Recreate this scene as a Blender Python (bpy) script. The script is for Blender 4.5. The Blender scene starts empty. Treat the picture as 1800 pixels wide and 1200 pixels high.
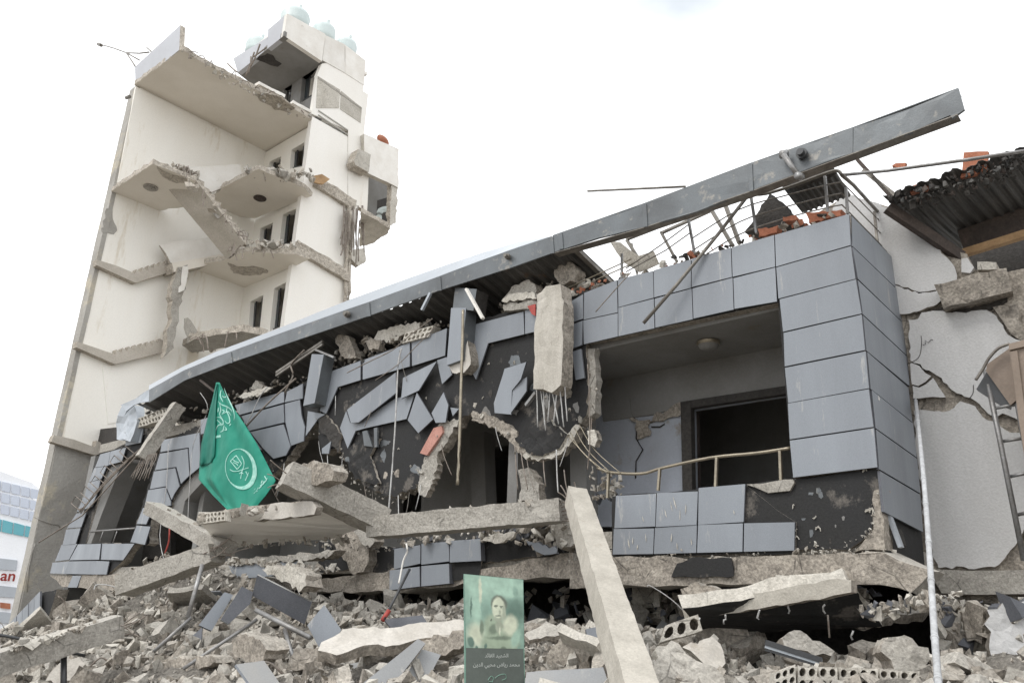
import bpy, bmesh, math, random
import numpy as np
from mathutils import Vector, noise, Matrix, Euler
from mathutils.geometry import tessellate_polygon, delaunay_2d_cdt
random.seed(7); rng = random.Random(11)
S = bpy.context.scene
COL = S.collection

# ------------------------------------------------------------------ camera
F = 1412.; TH = math.radians(19.3); ROLL = math.radians(2.05); CAMZ = 1.7
CAM = np.array([0, 0, CAMZ])
_f = np.array([0, math.cos(TH), math.sin(TH)]); _r = np.array([1., 0, 0]); _u = np.cross(_r, _f)
RGT = _r*math.cos(ROLL) + _u*math.sin(ROLL)
UPV = _u*math.cos(ROLL) - _r*math.sin(ROLL)
cam_d = bpy.data.cameras.new('camera'); cam = bpy.data.objects.new('camera', cam_d); COL.objects.link(cam)
cam_d.sensor_width = 36; cam_d.lens = 36*F/1800; cam_d.clip_end = 2000; cam_d.clip_start = 0.1
m = Matrix([[RGT[i], UPV[i], -_f[i], CAM[i]] for i in range(3)] + [[0, 0, 0, 1]])
cam.matrix_world = m
S.camera = cam

# ------------------------------------------------------------------ world, sun, exposure
SUN_AZ, SUN_EL = math.radians(-125), math.radians(52)     # direction the soft light comes from (azimuth from +Y, clockwise)
W = bpy.data.worlds.new("World"); S.world = W; W.use_nodes = True
nt = W.node_tree; nt.nodes.clear()
out = nt.nodes.new('ShaderNodeOutputWorld'); bg = nt.nodes.new('ShaderNodeBackground'); bg.inputs[1].default_value = 0.1
sky = nt.nodes.new('ShaderNodeTexSky'); sky.sky_type = 'NISHITA'; sky.sun_disc = False
sky.sun_elevation = SUN_EL; sky.sun_rotation = SUN_AZ
tc = nt.nodes.new('ShaderNodeTexCoord')
mp = nt.nodes.new('ShaderNodeMapping'); mp.inputs['Scale'].default_value = (1, 1, 2.5)
nz = nt.nodes.new('ShaderNodeTexNoise'); nz.inputs['Scale'].default_value = 1.6; nz.inputs['Detail'].default_value = 6
nt.links.new(tc.outputs['Generated'], mp.inputs[0]); nt.links.new(mp.outputs[0], nz.inputs[0])
cr = nt.nodes.new('ShaderNodeValToRGB')
cr.color_ramp.elements[0].position = 0.3; cr.color_ramp.elements[0].color = (6.2, 6.7, 7.2, 1)
cr.color_ramp.elements[1].position = 0.5; cr.color_ramp.elements[1].color = (13.2, 13.3, 13.4, 1)
nt.links.new(nz.outputs[0], cr.inputs[0])
mx = nt.nodes.new('ShaderNodeMix'); mx.data_type = 'RGBA'; mx.inputs[0].default_value = 0.94
nt.links.new(sky.outputs[0], mx.inputs[6]); nt.links.new(cr.outputs[0], mx.inputs[7])
nt.links.new(mx.outputs[2], bg.inputs[0]); nt.links.new(bg.outputs[0], out.inputs[0])
sl = bpy.data.lights.new('sun', 'SUN'); sl.energy = 1.1; sl.angle = math.radians(25); sl.color = (1, 0.97, 0.92)
so = bpy.data.objects.new('sun', sl); COL.objects.link(so)
sd = Vector((math.sin(SUN_AZ)*math.cos(SUN_EL), math.cos(SUN_AZ)*math.cos(SUN_EL), math.sin(SUN_EL)))
so.rotation_euler = sd.to_track_quat('Z', 'Y').to_euler(); so.location = (0, 0, 40)
S.view_settings.view_transform = 'Standard'; S.view_settings.look = 'None'
S.view_settings.exposure = 0.42; S.view_settings.gamma = 1; S.view_settings.use_curve_mapping = False

# ------------------------------------------------------------------ building axes
A = math.radians(48.8)
U = np.array([-math.sin(A), math.cos(A), 0]); N = np.array([-math.cos(A), -math.sin(A), 0]); Z = np.array([0, 0, 1.])
def ray(x, y):
    d = _f*F + RGT*(x-900) - UPV*(y-600); return d/np.linalg.norm(d)
_d = ray(1545, 850); P0 = CAM + _d*(9.75/math.hypot(_d[0], _d[1]))
def P(u, w, z): return P0 + U*u + N*w + Z*(z-P0[2])
def onp(x, y, p0, n):
    d = ray(x, y); return CAM + d*(((p0-CAM)@n)/(d@n))
def pl(spec):
    k, v = spec[0], spec[1]
    if k == 'w': return P0+N*v, N
    if k == 'u': return P0+U*v, -U
    if k == 'z': return np.array([0, 0, v]), -Z
    return np.array(spec[0]), np.array(spec[1])/np.linalg.norm(spec[1])
def px(x, y, spec):
    p, n = pl(spec); return onp(x, y, p, n)
def cp(x, y, depth):
    d = _f*F + RGT*(x-900) - UPV*(y-600); return CAM + d/F*depth
def proj(p):
    d = np.asarray(p, float)-CAM; z = d@_f
    return 900+F*(d@RGT)/z, 600-F*(d@UPV)/z, z

# ------------------------------------------------------------------ materials
def mat(name, c1, c2=None, scale=1.5, fine=40, bump=0.3, rough=0.9, metal=0, speck=0.15, dust=None, dustk=0.5, stain=None, stain_t=0.6, rand=0.0, bdist=0.02, streak=False, stain_scale=2.0, agg=0):
    M = bpy.data.materials.new(name); M.use_nodes = True; n = M.node_tree; n.nodes.clear(); L = n.links.new
    o = n.nodes.new('ShaderNodeOutputMaterial'); b = n.nodes.new('ShaderNodeBsdfPrincipled'); L(b.outputs[0], o.inputs[0])
    g = n.nodes.new('ShaderNodeNewGeometry'); pos = g.outputs['Position']
    if streak:
        mpp = n.nodes.new('ShaderNodeMapping'); mpp.inputs['Scale'].default_value = (1, 1, 0.18); L(pos, mpp.inputs[0]); lpos = mpp.outputs[0]
    else: lpos = pos
    def noi(sc, det=4, src=pos, r=0.6):
        q = n.nodes.new('ShaderNodeTexNoise'); q.inputs['Scale'].default_value = sc; q.inputs['Detail'].default_value = det
        q.inputs['Roughness'].default_value = r; L(src, q.inputs['Vector']); return q.outputs[0]
    def mixc(fac, a, bb):
        q = n.nodes.new('ShaderNodeMix'); q.data_type = 'RGBA'
        if hasattr(fac, 'node'): L(fac, q.inputs[0])
        else: q.inputs[0].default_value = fac
        for i, v in ((6, a), (7, bb)):
            if hasattr(v, 'node'): L(v, q.inputs[i])
            else: q.inputs[i].default_value = (*v, 1)
        return q.outputs[2]
    def rng_(src, a, bb, c=0, d=1):
        q = n.nodes.new('ShaderNodeMapRange'); L(src, q.inputs[0])
        for i, v in enumerate((a, bb, c, d)): q.inputs[i+1].default_value = v
        return q.outputs[0]
    if c2 is None: c2 = tuple(x*0.8 for x in c1)
    n1 = noi(scale, 6, lpos)
    col = mixc(rng_(n1, 0.35, 0.65), c1, c2)
    if stain:
        n2 = noi(stain_scale, 8, lpos, 0.7); col = mixc(rng_(n2, stain_t, stain_t+0.08), col, stain)
    n3 = noi(fine, 3)
    if agg:
        vo = n.nodes.new('ShaderNodeTexVoronoi'); vo.inputs['Scale'].default_value = agg; L(pos, vo.inputs['Vector'])
        bw = n.nodes.new('ShaderNodeRGBToBW'); L(vo.outputs['Color'], bw.inputs[0])
        col = mixc(rng_(bw.outputs[0], 0.55, 0.75, 0, 0.28), col, tuple(min(1, x*1.4) for x in c1)); col = mixc(rng_(bw.outputs[0], 0.35, 0.2, 0, 0.28), col, tuple(x*0.5 for x in c2))
        v2 = n.nodes.new('ShaderNodeTexVoronoi'); v2.inputs['Scale'].default_value = 2.3; v2.feature = 'DISTANCE_TO_EDGE'; L(pos, v2.inputs['Vector'])
        n5 = noi(3.0, 6); q5 = n.nodes.new('ShaderNodeMath'); q5.operation = 'MULTIPLY'; L(rng_(v2.outputs[0], 0.0, 0.02, 1, 0), q5.inputs[0]); L(rng_(n5, 0.5, 0.6), q5.inputs[1])
        col = mixc(q5.outputs[0], col, tuple(x*0.35 for x in c2))
    if dust:
        sp = n.nodes.new('ShaderNodeSeparateXYZ'); L(g.outputs['True Normal'], sp.inputs[0])
        q = n.nodes.new('ShaderNodeMath'); q.operation = 'MULTIPLY'; L(rng_(sp.outputs[2], 0.2, 0.8, 0, dustk), q.inputs[0])
        L(rng_(n1, 0.3, 0.55, 0.4, 1), q.inputs[1]); col = mixc(q.outputs[0], col, dust)
    hv = n.nodes.new('ShaderNodeHueSaturation'); L(col, hv.inputs['Color'])
    v = rng_(n3, 0.3, 0.7, 1-speck, 1+speck)
    if rand:
        oi = n.nodes.new('ShaderNodeObjectInfo'); rr = rng_(oi.outputs['Random'], 0, 1, 1-rand, 1+rand)
        q = n.nodes.new('ShaderNodeMath'); q.operation = 'MULTIPLY'; L(v, q.inputs[0]); L(rr, q.inputs[1]); v = q.outputs[0]
    L(v, hv.inputs['Value']); L(hv.outputs[0], b.inputs['Base Color'])
    b.inputs['Metallic'].default_value = metal
    rr2 = rng_(n1, 0.3, 0.7, max(0, rough-0.12), min(1, rough+0.1)); L(rr2, b.inputs['Roughness'])
    if bump:
        bp = n.nodes.new('ShaderNodeBump'); bp.inputs['Strength'].default_value = bump; bp.inputs['Distance'].default_value = bdist
        hh = n.nodes.new('ShaderNodeMath'); hh.operation = 'ADD'; L(n3, hh.inputs[0]); L(noi(fine*0.25, 6), hh.inputs[1])
        L(hh.outputs[0], bp.inputs['Height']); L(bp.outputs[0], b.inputs['Normal'])
    return M
DUST = (0.43, 0.405, 0.36)
MT = {}
MT['tile'] = mat('grey_cladding_tile', (0.262, 0.284, 0.314), (0.218, 0.235, 0.26), scale=1.1, fine=90, bump=0.05, rough=0.5, speck=0.09, rand=0.09, dust=DUST, dustk=0.6, stain=(0.42, 0.415, 0.40), stain_t=0.61, stain_scale=4.5, streak=True)
MT['tile_edge'] = mat('tile_edge', (0.12, 0.125, 0.14), fine=60, bump=0.1)
MT['black'] = mat('black_bitumen_backing', (0.012, 0.012, 0.013), (0.022, 0.0215, 0.021), scale=1.2, fine=35, bump=0.15, rough=0.8, speck=0.25, stain=(0.12, 0.108, 0.095), stain_t=0.57, stain_scale=2.2)
MT['conc'] = mat('dusty_concrete', (0.39, 0.368, 0.33), (0.28, 0.262, 0.232), agg=38, scale=2.2, fine=45, bump=0.55, bdist=0.01, speck=0.2, dust=(0.47, 0.445, 0.40), dustk=0.6, rand=0.1, stain=(0.24, 0.21, 0.18), stain_t=0.64)
MT['tbroken'] = mat('pale_broken_edge', (0.52, 0.475, 0.41), (0.36, 0.32, 0.27), agg=14, scale=4, fine=28, bump=0.8, bdist=0.04, speck=0.3)
MT['stub'] = mat('bare_stair_concrete', (0.50, 0.46, 0.405), (0.42, 0.385, 0.33), scale=1.5, fine=20, bump=0.4, speck=0.12)
MT['broken'] = mat('broken_concrete', (0.34, 0.305, 0.26), (0.20, 0.178, 0.152), agg=26, scale=5, fine=34, bump=0.7, bdist=0.012, speck=0.35, dust=DUST, dustk=0.5, rand=0.12)
MT['pale'] = mat('pale_concrete', (0.53, 0.502, 0.45), (0.42, 0.392, 0.34), agg=42, scale=2, fine=50, bump=0.4, speck=0.12, rand=0.08, stain=(0.36, 0.32, 0.27), stain_t=0.63, dust=(0.56, 0.535, 0.485), dustk=0.4)
MT['white'] = mat('white_plaster', (0.80, 0.78, 0.74), (0.70, 0.67, 0.62), scale=1.5, fine=40, bump=0.25, speck=0.05, rand=0.05, stain=(0.5, 0.46, 0.4), stain_t=0.66)
MT['cream'] = mat('cream_plaster', (0.88, 0.86, 0.81), (0.84, 0.81, 0.745), scale=0.35, fine=20, bump=0.12, speck=0.03, stain=(0.72, 0.665, 0.57), stain_t=0.56, stain_scale=0.9, streak=True)
MT['ceil'] = mat('ceiling_plaster', (0.78, 0.735, 0.665), (0.70, 0.655, 0.58), scale=0.5, fine=20, bump=0.1, speck=0.03, stain=(0.4, 0.35, 0.3), stain_t=0.68, stain_scale=0.9)
MT['twhite'] = mat('white_facade_paint', (0.86, 0.84, 0.80), (0.80, 0.77, 0.71), scale=0.4, fine=20, bump=0.1, speck=0.03, stain=(0.68, 0.62, 0.54), stain_t=0.64, stain_scale=0.8, streak=True)
MT['tgrey'] = mat('grey_render', (0.40, 0.385, 0.355), (0.31, 0.295, 0.27), scale=0.6, fine=15, bump=0.4, bdist=0.05, speck=0.08, stain=(0.46, 0.42, 0.34), stain_t=0.56, stain_scale=0.8)
MT['stucco'] = mat('grey_stucco', (0.54, 0.535, 0.53), (0.47, 0.465, 0.455), scale=1.6, fine=38, bump=0.35, bdist=0.012, speck=0.07, stain=(0.38, 0.36, 0.33), stain_t=0.64, streak=True)
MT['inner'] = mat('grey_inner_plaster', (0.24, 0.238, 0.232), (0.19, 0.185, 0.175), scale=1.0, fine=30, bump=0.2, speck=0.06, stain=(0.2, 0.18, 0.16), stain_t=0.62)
MT['bluewall'] = mat('blue_grey_inner_wall', (0.40, 0.43, 0.49), (0.34, 0.36, 0.40), scale=1.0, fine=30, bump=0.2, speck=0.05, stain=(0.28, 0.26, 0.23), stain_t=0.6)
MT['parapet'] = mat('pale_grey_paint', (0.50, 0.515, 0.55), (0.46, 0.47, 0.50), scale=0.6, bump=0.1, speck=0.03)
MT['slabw'] = mat('dusty_white_slab', (0.56, 0.53, 0.485), (0.46, 0.43, 0.385), scale=2.5, fine=40, bump=0.4, bdist=0.01, speck=0.12, stain=(0.36, 0.32, 0.27), stain_t=0.6)
MT['board'] = mat('board_marked_concrete', (0.50, 0.47, 0.42), (0.39, 0.365, 0.32), scale=5, fine=45, bump=0.5, bdist=0.008, speck=0.12, streak=True, stain=(0.30, 0.27, 0.235), stain_t=0.62, stain_scale=6)
MT['lean'] = mat('dusty_pale_beam', (0.47, 0.44, 0.385), (0.37, 0.345, 0.30), scale=3, fine=45, bump=0.5, bdist=0.008, speck=0.12, stain=(0.36, 0.32, 0.27), stain_t=0.6, stain_scale=3.5)
MT['dark'] = mat('soot_and_gap_shade', (0.035, 0.032, 0.03), (0.06, 0.055, 0.05), scale=2, fine=20, bump=0.6, speck=0.3)  # near-black for charred debris, and painted shade in gaps and voids
MT['fascia'] = mat('weathered_grey_metal', (0.15, 0.165, 0.175), (0.105, 0.112, 0.118), scale=1.2, fine=50, bump=0.06, rough=0.42, metal=0.25, speck=0.08, stain=(0.25, 0.24, 0.22), stain_t=0.58, streak=False, stain_scale=4)
MT['flash'] = mat('metal_flashing_sky_brightened', (0.42, 0.455, 0.50), (0.36, 0.39, 0.42), scale=0.8, fine=50, bump=0.05, rough=0.4, metal=0.2, speck=0.05)
MT['corr'] = mat('dark_corrugated_metal', (0.06, 0.06, 0.058), (0.10, 0.095, 0.088), scale=1.5, fine=30, bump=0.1, rough=0.55, metal=0.2, speck=0.15, stain=(0.14, 0.1, 0.07), stain_t=0.64)
MT['steel'] = mat('dull_steel', (0.30, 0.30, 0.30), (0.20, 0.19, 0.18), scale=6, fine=60, bump=0.1, rough=0.45, metal=0.5, speck=0.15)
MT['brass'] = mat('dull_brass', (0.36, 0.315, 0.24), (0.25, 0.22, 0.17), scale=6, fine=60, bump=0.05, rough=0.35, metal=0.6, speck=0.15)
MT['rail'] = mat('grey_brown_rail', (0.22, 0.205, 0.18), (0.14, 0.125, 0.11), scale=6, fine=60, bump=0.1, rough=0.5, metal=0.4, speck=0.2)
MT['rust'] = mat('rusty_rebar', (0.17, 0.135, 0.11), (0.28, 0.25, 0.22), scale=8, fine=80, bump=0.3, rough=0.8, speck=0.2)
MT['polew'] = mat('chalky_pole', (0.46, 0.47, 0.48), (0.34, 0.345, 0.35), scale=9, bump=0.1, stain=(0.2, 0.18, 0.16), stain_t=0.6, stain_scale=12)
MT['cable'] = mat('pale_cable', (0.55, 0.55, 0.54), (0.40, 0.39, 0.38), scale=8, bump=0)
MT['redc'] = mat('red_plastic', (0.42, 0.06, 0.045), (0.30, 0.05, 0.04), scale=8, bump=0.1, rough=0.6)
MT['orange'] = mat('terracotta', (0.42, 0.165, 0.095), (0.32, 0.12, 0.07), scale=4, fine=50, bump=0.3, speck=0.15, dust=(0.55, 0.38, 0.28), dustk=0.4, rand=0.12)
MT['brick'] = mat('pink_clay_brick', (0.52, 0.27, 0.22), (0.42, 0.21, 0.17), scale=5, fine=50, bump=0.4, speck=0.15)
MT['wood'] = mat('raw_timber', (0.42, 0.27, 0.14), (0.30, 0.19, 0.10), scale=3, fine=30, bump=0.3, speck=0.15)
MT['wooddark'] = mat('charred_timber', (0.05, 0.04, 0.035), (0.09, 0.07, 0.06), scale=3, fine=30, bump=0.5, speck=0.2)
MT['glass'] = mat('dark_glass', (0.04, 0.05, 0.055), (0.05, 0.06, 0.065), scale=1, bump=0, rough=0.08)
MT['frame'] = mat('dark_window_frame', (0.05, 0.052, 0.055), bump=0, rough=0.4)
MT['green'] = mat('green_flag_cloth', (0.0, 0.215, 0.145), (0.0, 0.185, 0.125), scale=3, fine=160, bump=0.06, rough=0.75, speck=0.04)
MT['green_shade'] = mat('green_cloth_shaded', (0.0, 0.16, 0.115), (0.0, 0.135, 0.095), scale=3, fine=160, bump=0.06, rough=0.8, speck=0.04)  # same cloth in darker green, painting the shade of the fold
MT['print'] = mat('white_print', (0.38, 0.62, 0.55), (0.20, 0.48, 0.40), scale=14, fine=60, bump=0, speck=0.05)
MT['tank'] = mat('pale_blue_plastic', (0.58, 0.65, 0.645), (0.50, 0.58, 0.58), scale=1, bump=0.05, rough=0.5)
MT['tan'] = mat('tan_painted_metal', (0.26, 0.20, 0.155), (0.20, 0.155, 0.12), scale=1.5, fine=30, bump=0.15, rough=0.5, speck=0.06, stain=(0.15, 0.1, 0.07), stain_t=0.66)
MT['farwhite'] = mat('far_white_wall', (0.80, 0.82, 0.86), (0.74, 0.76, 0.8), scale=0.2, bump=0)
MT['teal'] = mat('teal_glass', (0.10, 0.36, 0.42), (0.08, 0.30, 0.36), scale=0.2, bump=0, rough=0.15)
MT['farblue'] = mat('pale_lattice', (0.55, 0.60, 0.70), scale=0.2, bump=0)
MT['fargrey'] = mat('grey_shutter', (0.40, 0.43, 0.47), scale=0.2, bump=0)
MT['ground'] = mat('dusty_ground', (0.27, 0.245, 0.21), (0.20, 0.18, 0.155), scale=0.6, fine=12, bump=0.8, bdist=0.05, speck=0.25)
MT['heap'] = mat('rubble_dust_gap_shade', (0.23, 0.212, 0.185), (0.13, 0.118, 0.102), scale=3, fine=22, bump=1.0, bdist=0.06, speck=0.4)  # dust colour darkened so gaps between chunks read as contact shadow
for k, c in dict(p_bg=(0.19, 0.34, 0.27), p_bg2=(0.19, 0.33, 0.27), p_light=(0.42, 0.62, 0.52), p_skin=(0.60, 0.66, 0.50), p_skin2=(0.40, 0.45, 0.34), p_hair=(0.20, 0.235, 0.18),
                 p_coat=(0.44, 0.53, 0.39), p_coat2=(0.27, 0.34, 0.25), p_grey=(0.115, 0.135, 0.12), p_text=(0.50, 0.53, 0.50), p_dark=(0.08, 0.13, 0.11), p_mint=(0.26, 0.42, 0.33)).items():
    MT[k] = mat('poster_'+k[2:], c, tuple(x*0.88 for x in c), scale=9, fine=60, bump=0, rough=0.55, speck=0.06)

# ------------------------------------------------------------------ object helpers
WL = {}
def wl(o): return WL.get(o.name, np.zeros(3)) if o is not None else np.zeros(3)
def tag(o, label=None, cat=None, group=None, kind=None):
    if label: o['label'] = label
    if cat: o['category'] = cat
    if group: o['group'] = group
    if kind: o['kind'] = kind
    return o
def thing(name, label, cat, loc, group=None):
    o = bpy.data.objects.new(name, None); COL.objects.link(o); o.location = tuple(loc); o.empty_display_size = 0.2
    WL[o.name] = np.array(loc, float); return tag(o, label, cat, group)
def link(name, me, parent=None, c=(0, 0, 0)):
    o = bpy.data.objects.new(name, me); COL.objects.link(o); c = np.array(c, float)
    o.location = tuple(c-wl(parent))
    if parent is not None: o.parent = parent
    WL[o.name] = c; return o
class MB:
    def __init__(s): s.v = []; s.f = []; s.m = []
    def add(s, v, f, m=0):
        k = len(s.v); s.v += [tuple(map(float, p)) for p in v]
        for i, q in enumerate(f):
            s.f.append([k+j for j in q]); s.m.append(m[i] if isinstance(m, (list, tuple)) else m)
        return s
    def build(s, name, mats, parent=None, rough=None, smooth=False, seed=0):
        if not isinstance(mats, (list, tuple)): mats = [mats]
        v = np.array(s.v); c = (v.min(0)+v.max(0))/2
        me = bpy.data.meshes.new(name); me.from_pydata([tuple(p-c) for p in v], [], s.f)
        for q in mats: me.materials.append(MT[q] if isinstance(q, str) else q)
        me.polygons.foreach_set('material_index', s.m)
        if rough:
            size, amp = rough[0], rough[1]; fr = rough[2] if len(rough) > 2 else 0.6/size
            bm = bmesh.new(); bm.from_mesh(me); bmesh.ops.remove_doubles(bm, verts=bm.verts, dist=1e-4)
            for _ in range(7):
                le = [e for e in bm.edges if e.calc_length() > size*1.5]
                if not le or len(bm.verts) > 9000: break
                bmesh.ops.subdivide_edges(bm, edges=le, cuts=1, use_grid_fill=False)
                bmesh.ops.triangulate(bm, faces=[f for f in bm.faces if len(f.verts) > 4])
            off = Vector(c)+Vector((seed*3.1, 0, 0))
            for q in bm.verts:
                nv = noise.noise_vector((q.co+off)*fr*.6)+0.6*noise.noise_vector((q.co+off)*fr*1.7)+0.45*noise.noise_vector((q.co+off)*fr*4.1); q.co += nv*amp
            bmesh.ops.recalc_face_normals(bm, faces=bm.faces); bm.to_mesh(me); bm.free()
        if smooth: me.polygons.foreach_set('use_smooth', [True]*len(me.polygons))
        me.update(); return link(name, me, parent, c)
def jag_loop(pts, seg, amp, r):
    o = []
    n = len(pts)
    for i in range(n):
        a, b = np.array(pts[i], float), np.array(pts[(i+1) % n], float); L = np.linalg.norm(b-a); k = max(1, int(L/seg))
        o.append(a)
        d = (b-a)/max(L, 1e-6); nn = np.cross(d, d+np.array([.3, .5, .8])); nn = nn/max(np.linalg.norm(nn), 1e-6)
        for j in range(1, k):
            t = (j+r.uniform(-.3, .3))/k; o.append(a+(b-a)*t+ ('J', r.uniform(-amp, amp))[1]*nn)
    return o
def prism(mb, loops3, nrm, th, jag=None, m=0, ms=None, back=True, r=rng, grid=None):
    """loops3: outer loop (+holes) of 3-D points in a plane; extrudes by -nrm*th."""
    if ms is None: ms = m
    nrm = np.array(nrm, float)
    L3 = []
    for lp in loops3:
        lp = [np.array(p, float) for p in lp]
        if jag:
            o = []; k_ = len(lp)
            for i in range(k_):
                a, b = lp[i], lp[(i+1) % k_]; L = np.linalg.norm(b-a); k = max(1, int(round(L/jag[0]))); o.append(a)
                if L < 1e-6: continue
                side = np.cross((b-a)/L, nrm)
                for j in range(1, k): o.append(a+(b-a)*((j+r.uniform(-.3, .3))/k)+side*r.uniform(-jag[1], jag[1]))
            lp = o
        L3.append(lp)
    if grid and len(L3) == 1:
        nn = nrm/np.linalg.norm(nrm); ax = np.cross(nn, [.3, .2, .9]); ax /= np.linalg.norm(ax); ay = np.cross(nn, ax); o0 = L3[0][0]
        b2 = [((p-o0)@ax, (p-o0)@ay) for p in L3[0]]; xs = [q[0] for q in b2]; ys = [q[1] for q in b2]
        def ins(x, y):
            c_ = False; j = len(b2)-1
            for i in range(len(b2)):
                if (b2[i][1] > y) != (b2[j][1] > y) and x < (b2[j][0]-b2[i][0])*(y-b2[i][1])/(b2[j][1]-b2[i][1])+b2[i][0]: c_ = not c_
                j = i
            return c_
        g = max(grid, math.sqrt((max(xs)-min(xs))*(max(ys)-min(ys))/1500)); pts = list(b2); y = min(ys)
        while y < max(ys):
            x = min(xs)
            while x < max(xs):
                qx, qy = x+r.uniform(-.3, .3)*g, y+r.uniform(-.3, .3)*g
                if ins(qx, qy) and min((qx-a)**2+(qy-b)**2 for a, b in b2) > (g*.4)**2: pts.append((qx, qy))
                x += g
            y += g
        K_ = len(b2); vo, eo, fo, ov, oe, of_ = delaunay_2d_cdt([Vector(q) for q in pts], [(i, (i+1) % K_) for i in range(K_)], [], 1, 1e-6)
        mp_ = {}
        for i, l in enumerate(ov):
            for q in l: mp_[q] = i
        if all(i in mp_ for i in range(K_)) and fo:
            F3 = [o0+ax*v.x+ay*v.y for v in vo]; n = len(F3)
            B3 = [p-nn*np.linalg.norm(nrm)*th for p in F3]
            faces = [list(f) for f in fo]+[[q+n for q in f[::-1]] for f in fo]; mi = [m]*len(fo)+[ms]*len(fo)
            for i in range(K_): a, b = mp_[i], mp_[(i+1) % K_]; faces.append([a, b, b+n, a+n]); mi.append(ms)
            mb.add(F3+B3, faces, mi); return mb
    tris = tessellate_polygon([[Vector(p) for p in lp] for lp in L3])
    flat = [p for lp in L3 for p in lp]; n = len(flat)
    fr = flat; bk = [p-nrm*th + (np.array([r.uniform(-1, 1) for _ in range(3)])*jag[1]*0.8 if jag else 0) for p in flat]
    faces = [list(t) for t in tris]; mi = [m]*len(faces)
    if th > 0:
        if back: faces += [[a+n, c+n, b+n] for a, b, c in tris]; mi += [ms]*len(tris)
        k = 0
        for lp in L3:
            q = len(lp)
            for i in range(q): faces.append([k+i, k+(i+1) % q, k+(i+1) % q+n, k+i+n]); mi.append(ms)
            k += q
    mb.add(fr+(bk if th > 0 else []), faces, mi); return mb
def slab(name, pts, spec, th, mats, parent=None, jag=None, rough=None, holes=(), seed=0):
    """outline traced on a plane of the place, given real thickness behind it."""
    p0, n = pl(spec); loops = [[px(x, y, spec) for x, y in pts]]+[[px(x, y, spec) for x, y in h] for h in holes]
    if not isinstance(mats, (list, tuple)): mats = [mats]
    return prism(MB(), loops, n, th, jag, 0, len(mats)-1, grid=(rough[0]*1.3 if rough else None)).build(name, list(mats), parent, rough=rough, seed=seed)
def boxm(mb, o, a, b, c, m=0):
    o, a, b, c = [np.array(q, float) for q in (o, a, b, c)]
    v = [o, o+a, o+a+b, o+b, o+c, o+a+c, o+a+b+c, o+b+c]
    return mb.add(v, [[0, 3, 2, 1], [4, 5, 6, 7], [0, 1, 5, 4], [1, 2, 6, 5], [2, 3, 7, 6], [3, 0, 4, 7]], m)
def gbox(mb, u0, u1, w0, w1, z0, z1, m=0): return boxm(mb, P(u0, w0, z0), U*(u1-u0), N*(w1-w0), Z*(z1-z0), m)
def gb(name, u0, u1, w0, w1, z0, z1, mt, parent=None, rough=None): return gbox(MB(), u0, u1, w0, w1, z0, z1).build(name, mt, parent, rough=rough)
def barm(mb, p1, p2, a, b, roll=0, m=0, up=None):
    p1, p2 = np.array(p1, float), np.array(p2, float); d = p2-p1; dn = d/np.linalg.norm(d)
    up = Z if up is None else np.array(up)
    x = np.cross(dn, up); x = x/np.linalg.norm(x) if np.linalg.norm(x) > 1e-3 else np.array([1., 0, 0]); y = np.cross(x, dn)
    c, s = math.cos(roll), math.sin(roll); x, y = x*c+y*s, y*c-x*s
    return boxm(mb, p1-x*a/2-y*b/2, x*a, y*b, d, m)
def beam(name, p1, p2, a, b, mt='conc', parent=None, roll=0, rough=(0.09, 0.022), up=None, seed=0):
    return barm(MB(), p1, p2, a, b, roll, up=up).build(name, mt, parent, rough=rough, seed=seed)
def tubem(mb, pts, r, sides=6, m=0, r2=None):
    pts = [np.array(p, float) for p in pts]; n = len(pts); vs = []; fs = []
    for i, p in enumerate(pts):
        d = pts[min(i+1, n-1)]-pts[max(i-1, 0)]; d = d/max(1e-9, np.linalg.norm(d))
        x = np.cross(d, Z); x = x/np.linalg.norm(x) if np.linalg.norm(x) > 1e-2 else np.array([1., 0, 0]); y = np.cross(x, d)
        rr = r if r2 is None else r+(r2-r)*i/(n-1)
        vs += [p+(x*math.cos(2*math.pi*k/sides)+y*math.sin(2*math.pi*k/sides))*rr for k in range(sides)]
    for i in range(n-1):
        for k in range(sides): fs.append([i*sides+k, i*sides+(k+1) % sides, (i+1)*sides+(k+1) % sides, (i+1)*sides+k])
    fs.append(list(range(sides))[::-1]); fs.append([(n-1)*sides+k for k in range(sides)]); return mb.add(vs, fs, m)
def tube(name, pts, r, mt, parent=None, sides=6, r2=None): return tubem(MB(), pts, r, sides, 0, r2).build(name, mt, parent, smooth=True)
def smooth_path(pts, k=4):
    pts = [np.array(p, float) for p in pts]; o = []
    for i in range(len(pts)-1):
        a, b, c, d = pts[max(i-1, 0)], pts[i], pts[i+1], pts[min(i+2, len(pts)-1)]
        for j in range(k):
            t = j/k; o.append(0.5*((2*b)+(-a+c)*t+(2*a-5*b+4*c-d)*t*t+(-a+3*b-3*c+d)*t**3))
    o.append(pts[-1]); return o
def wob(p1, p2, n, amp, r=rng):
    return [np.array(p1)+(np.array(p2)-np.array(p1))*i/n+(np.array([r.uniform(-1, 1) for _ in range(3)])*amp if 0 < i < n else 0) for i in range(n+1)]

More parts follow.
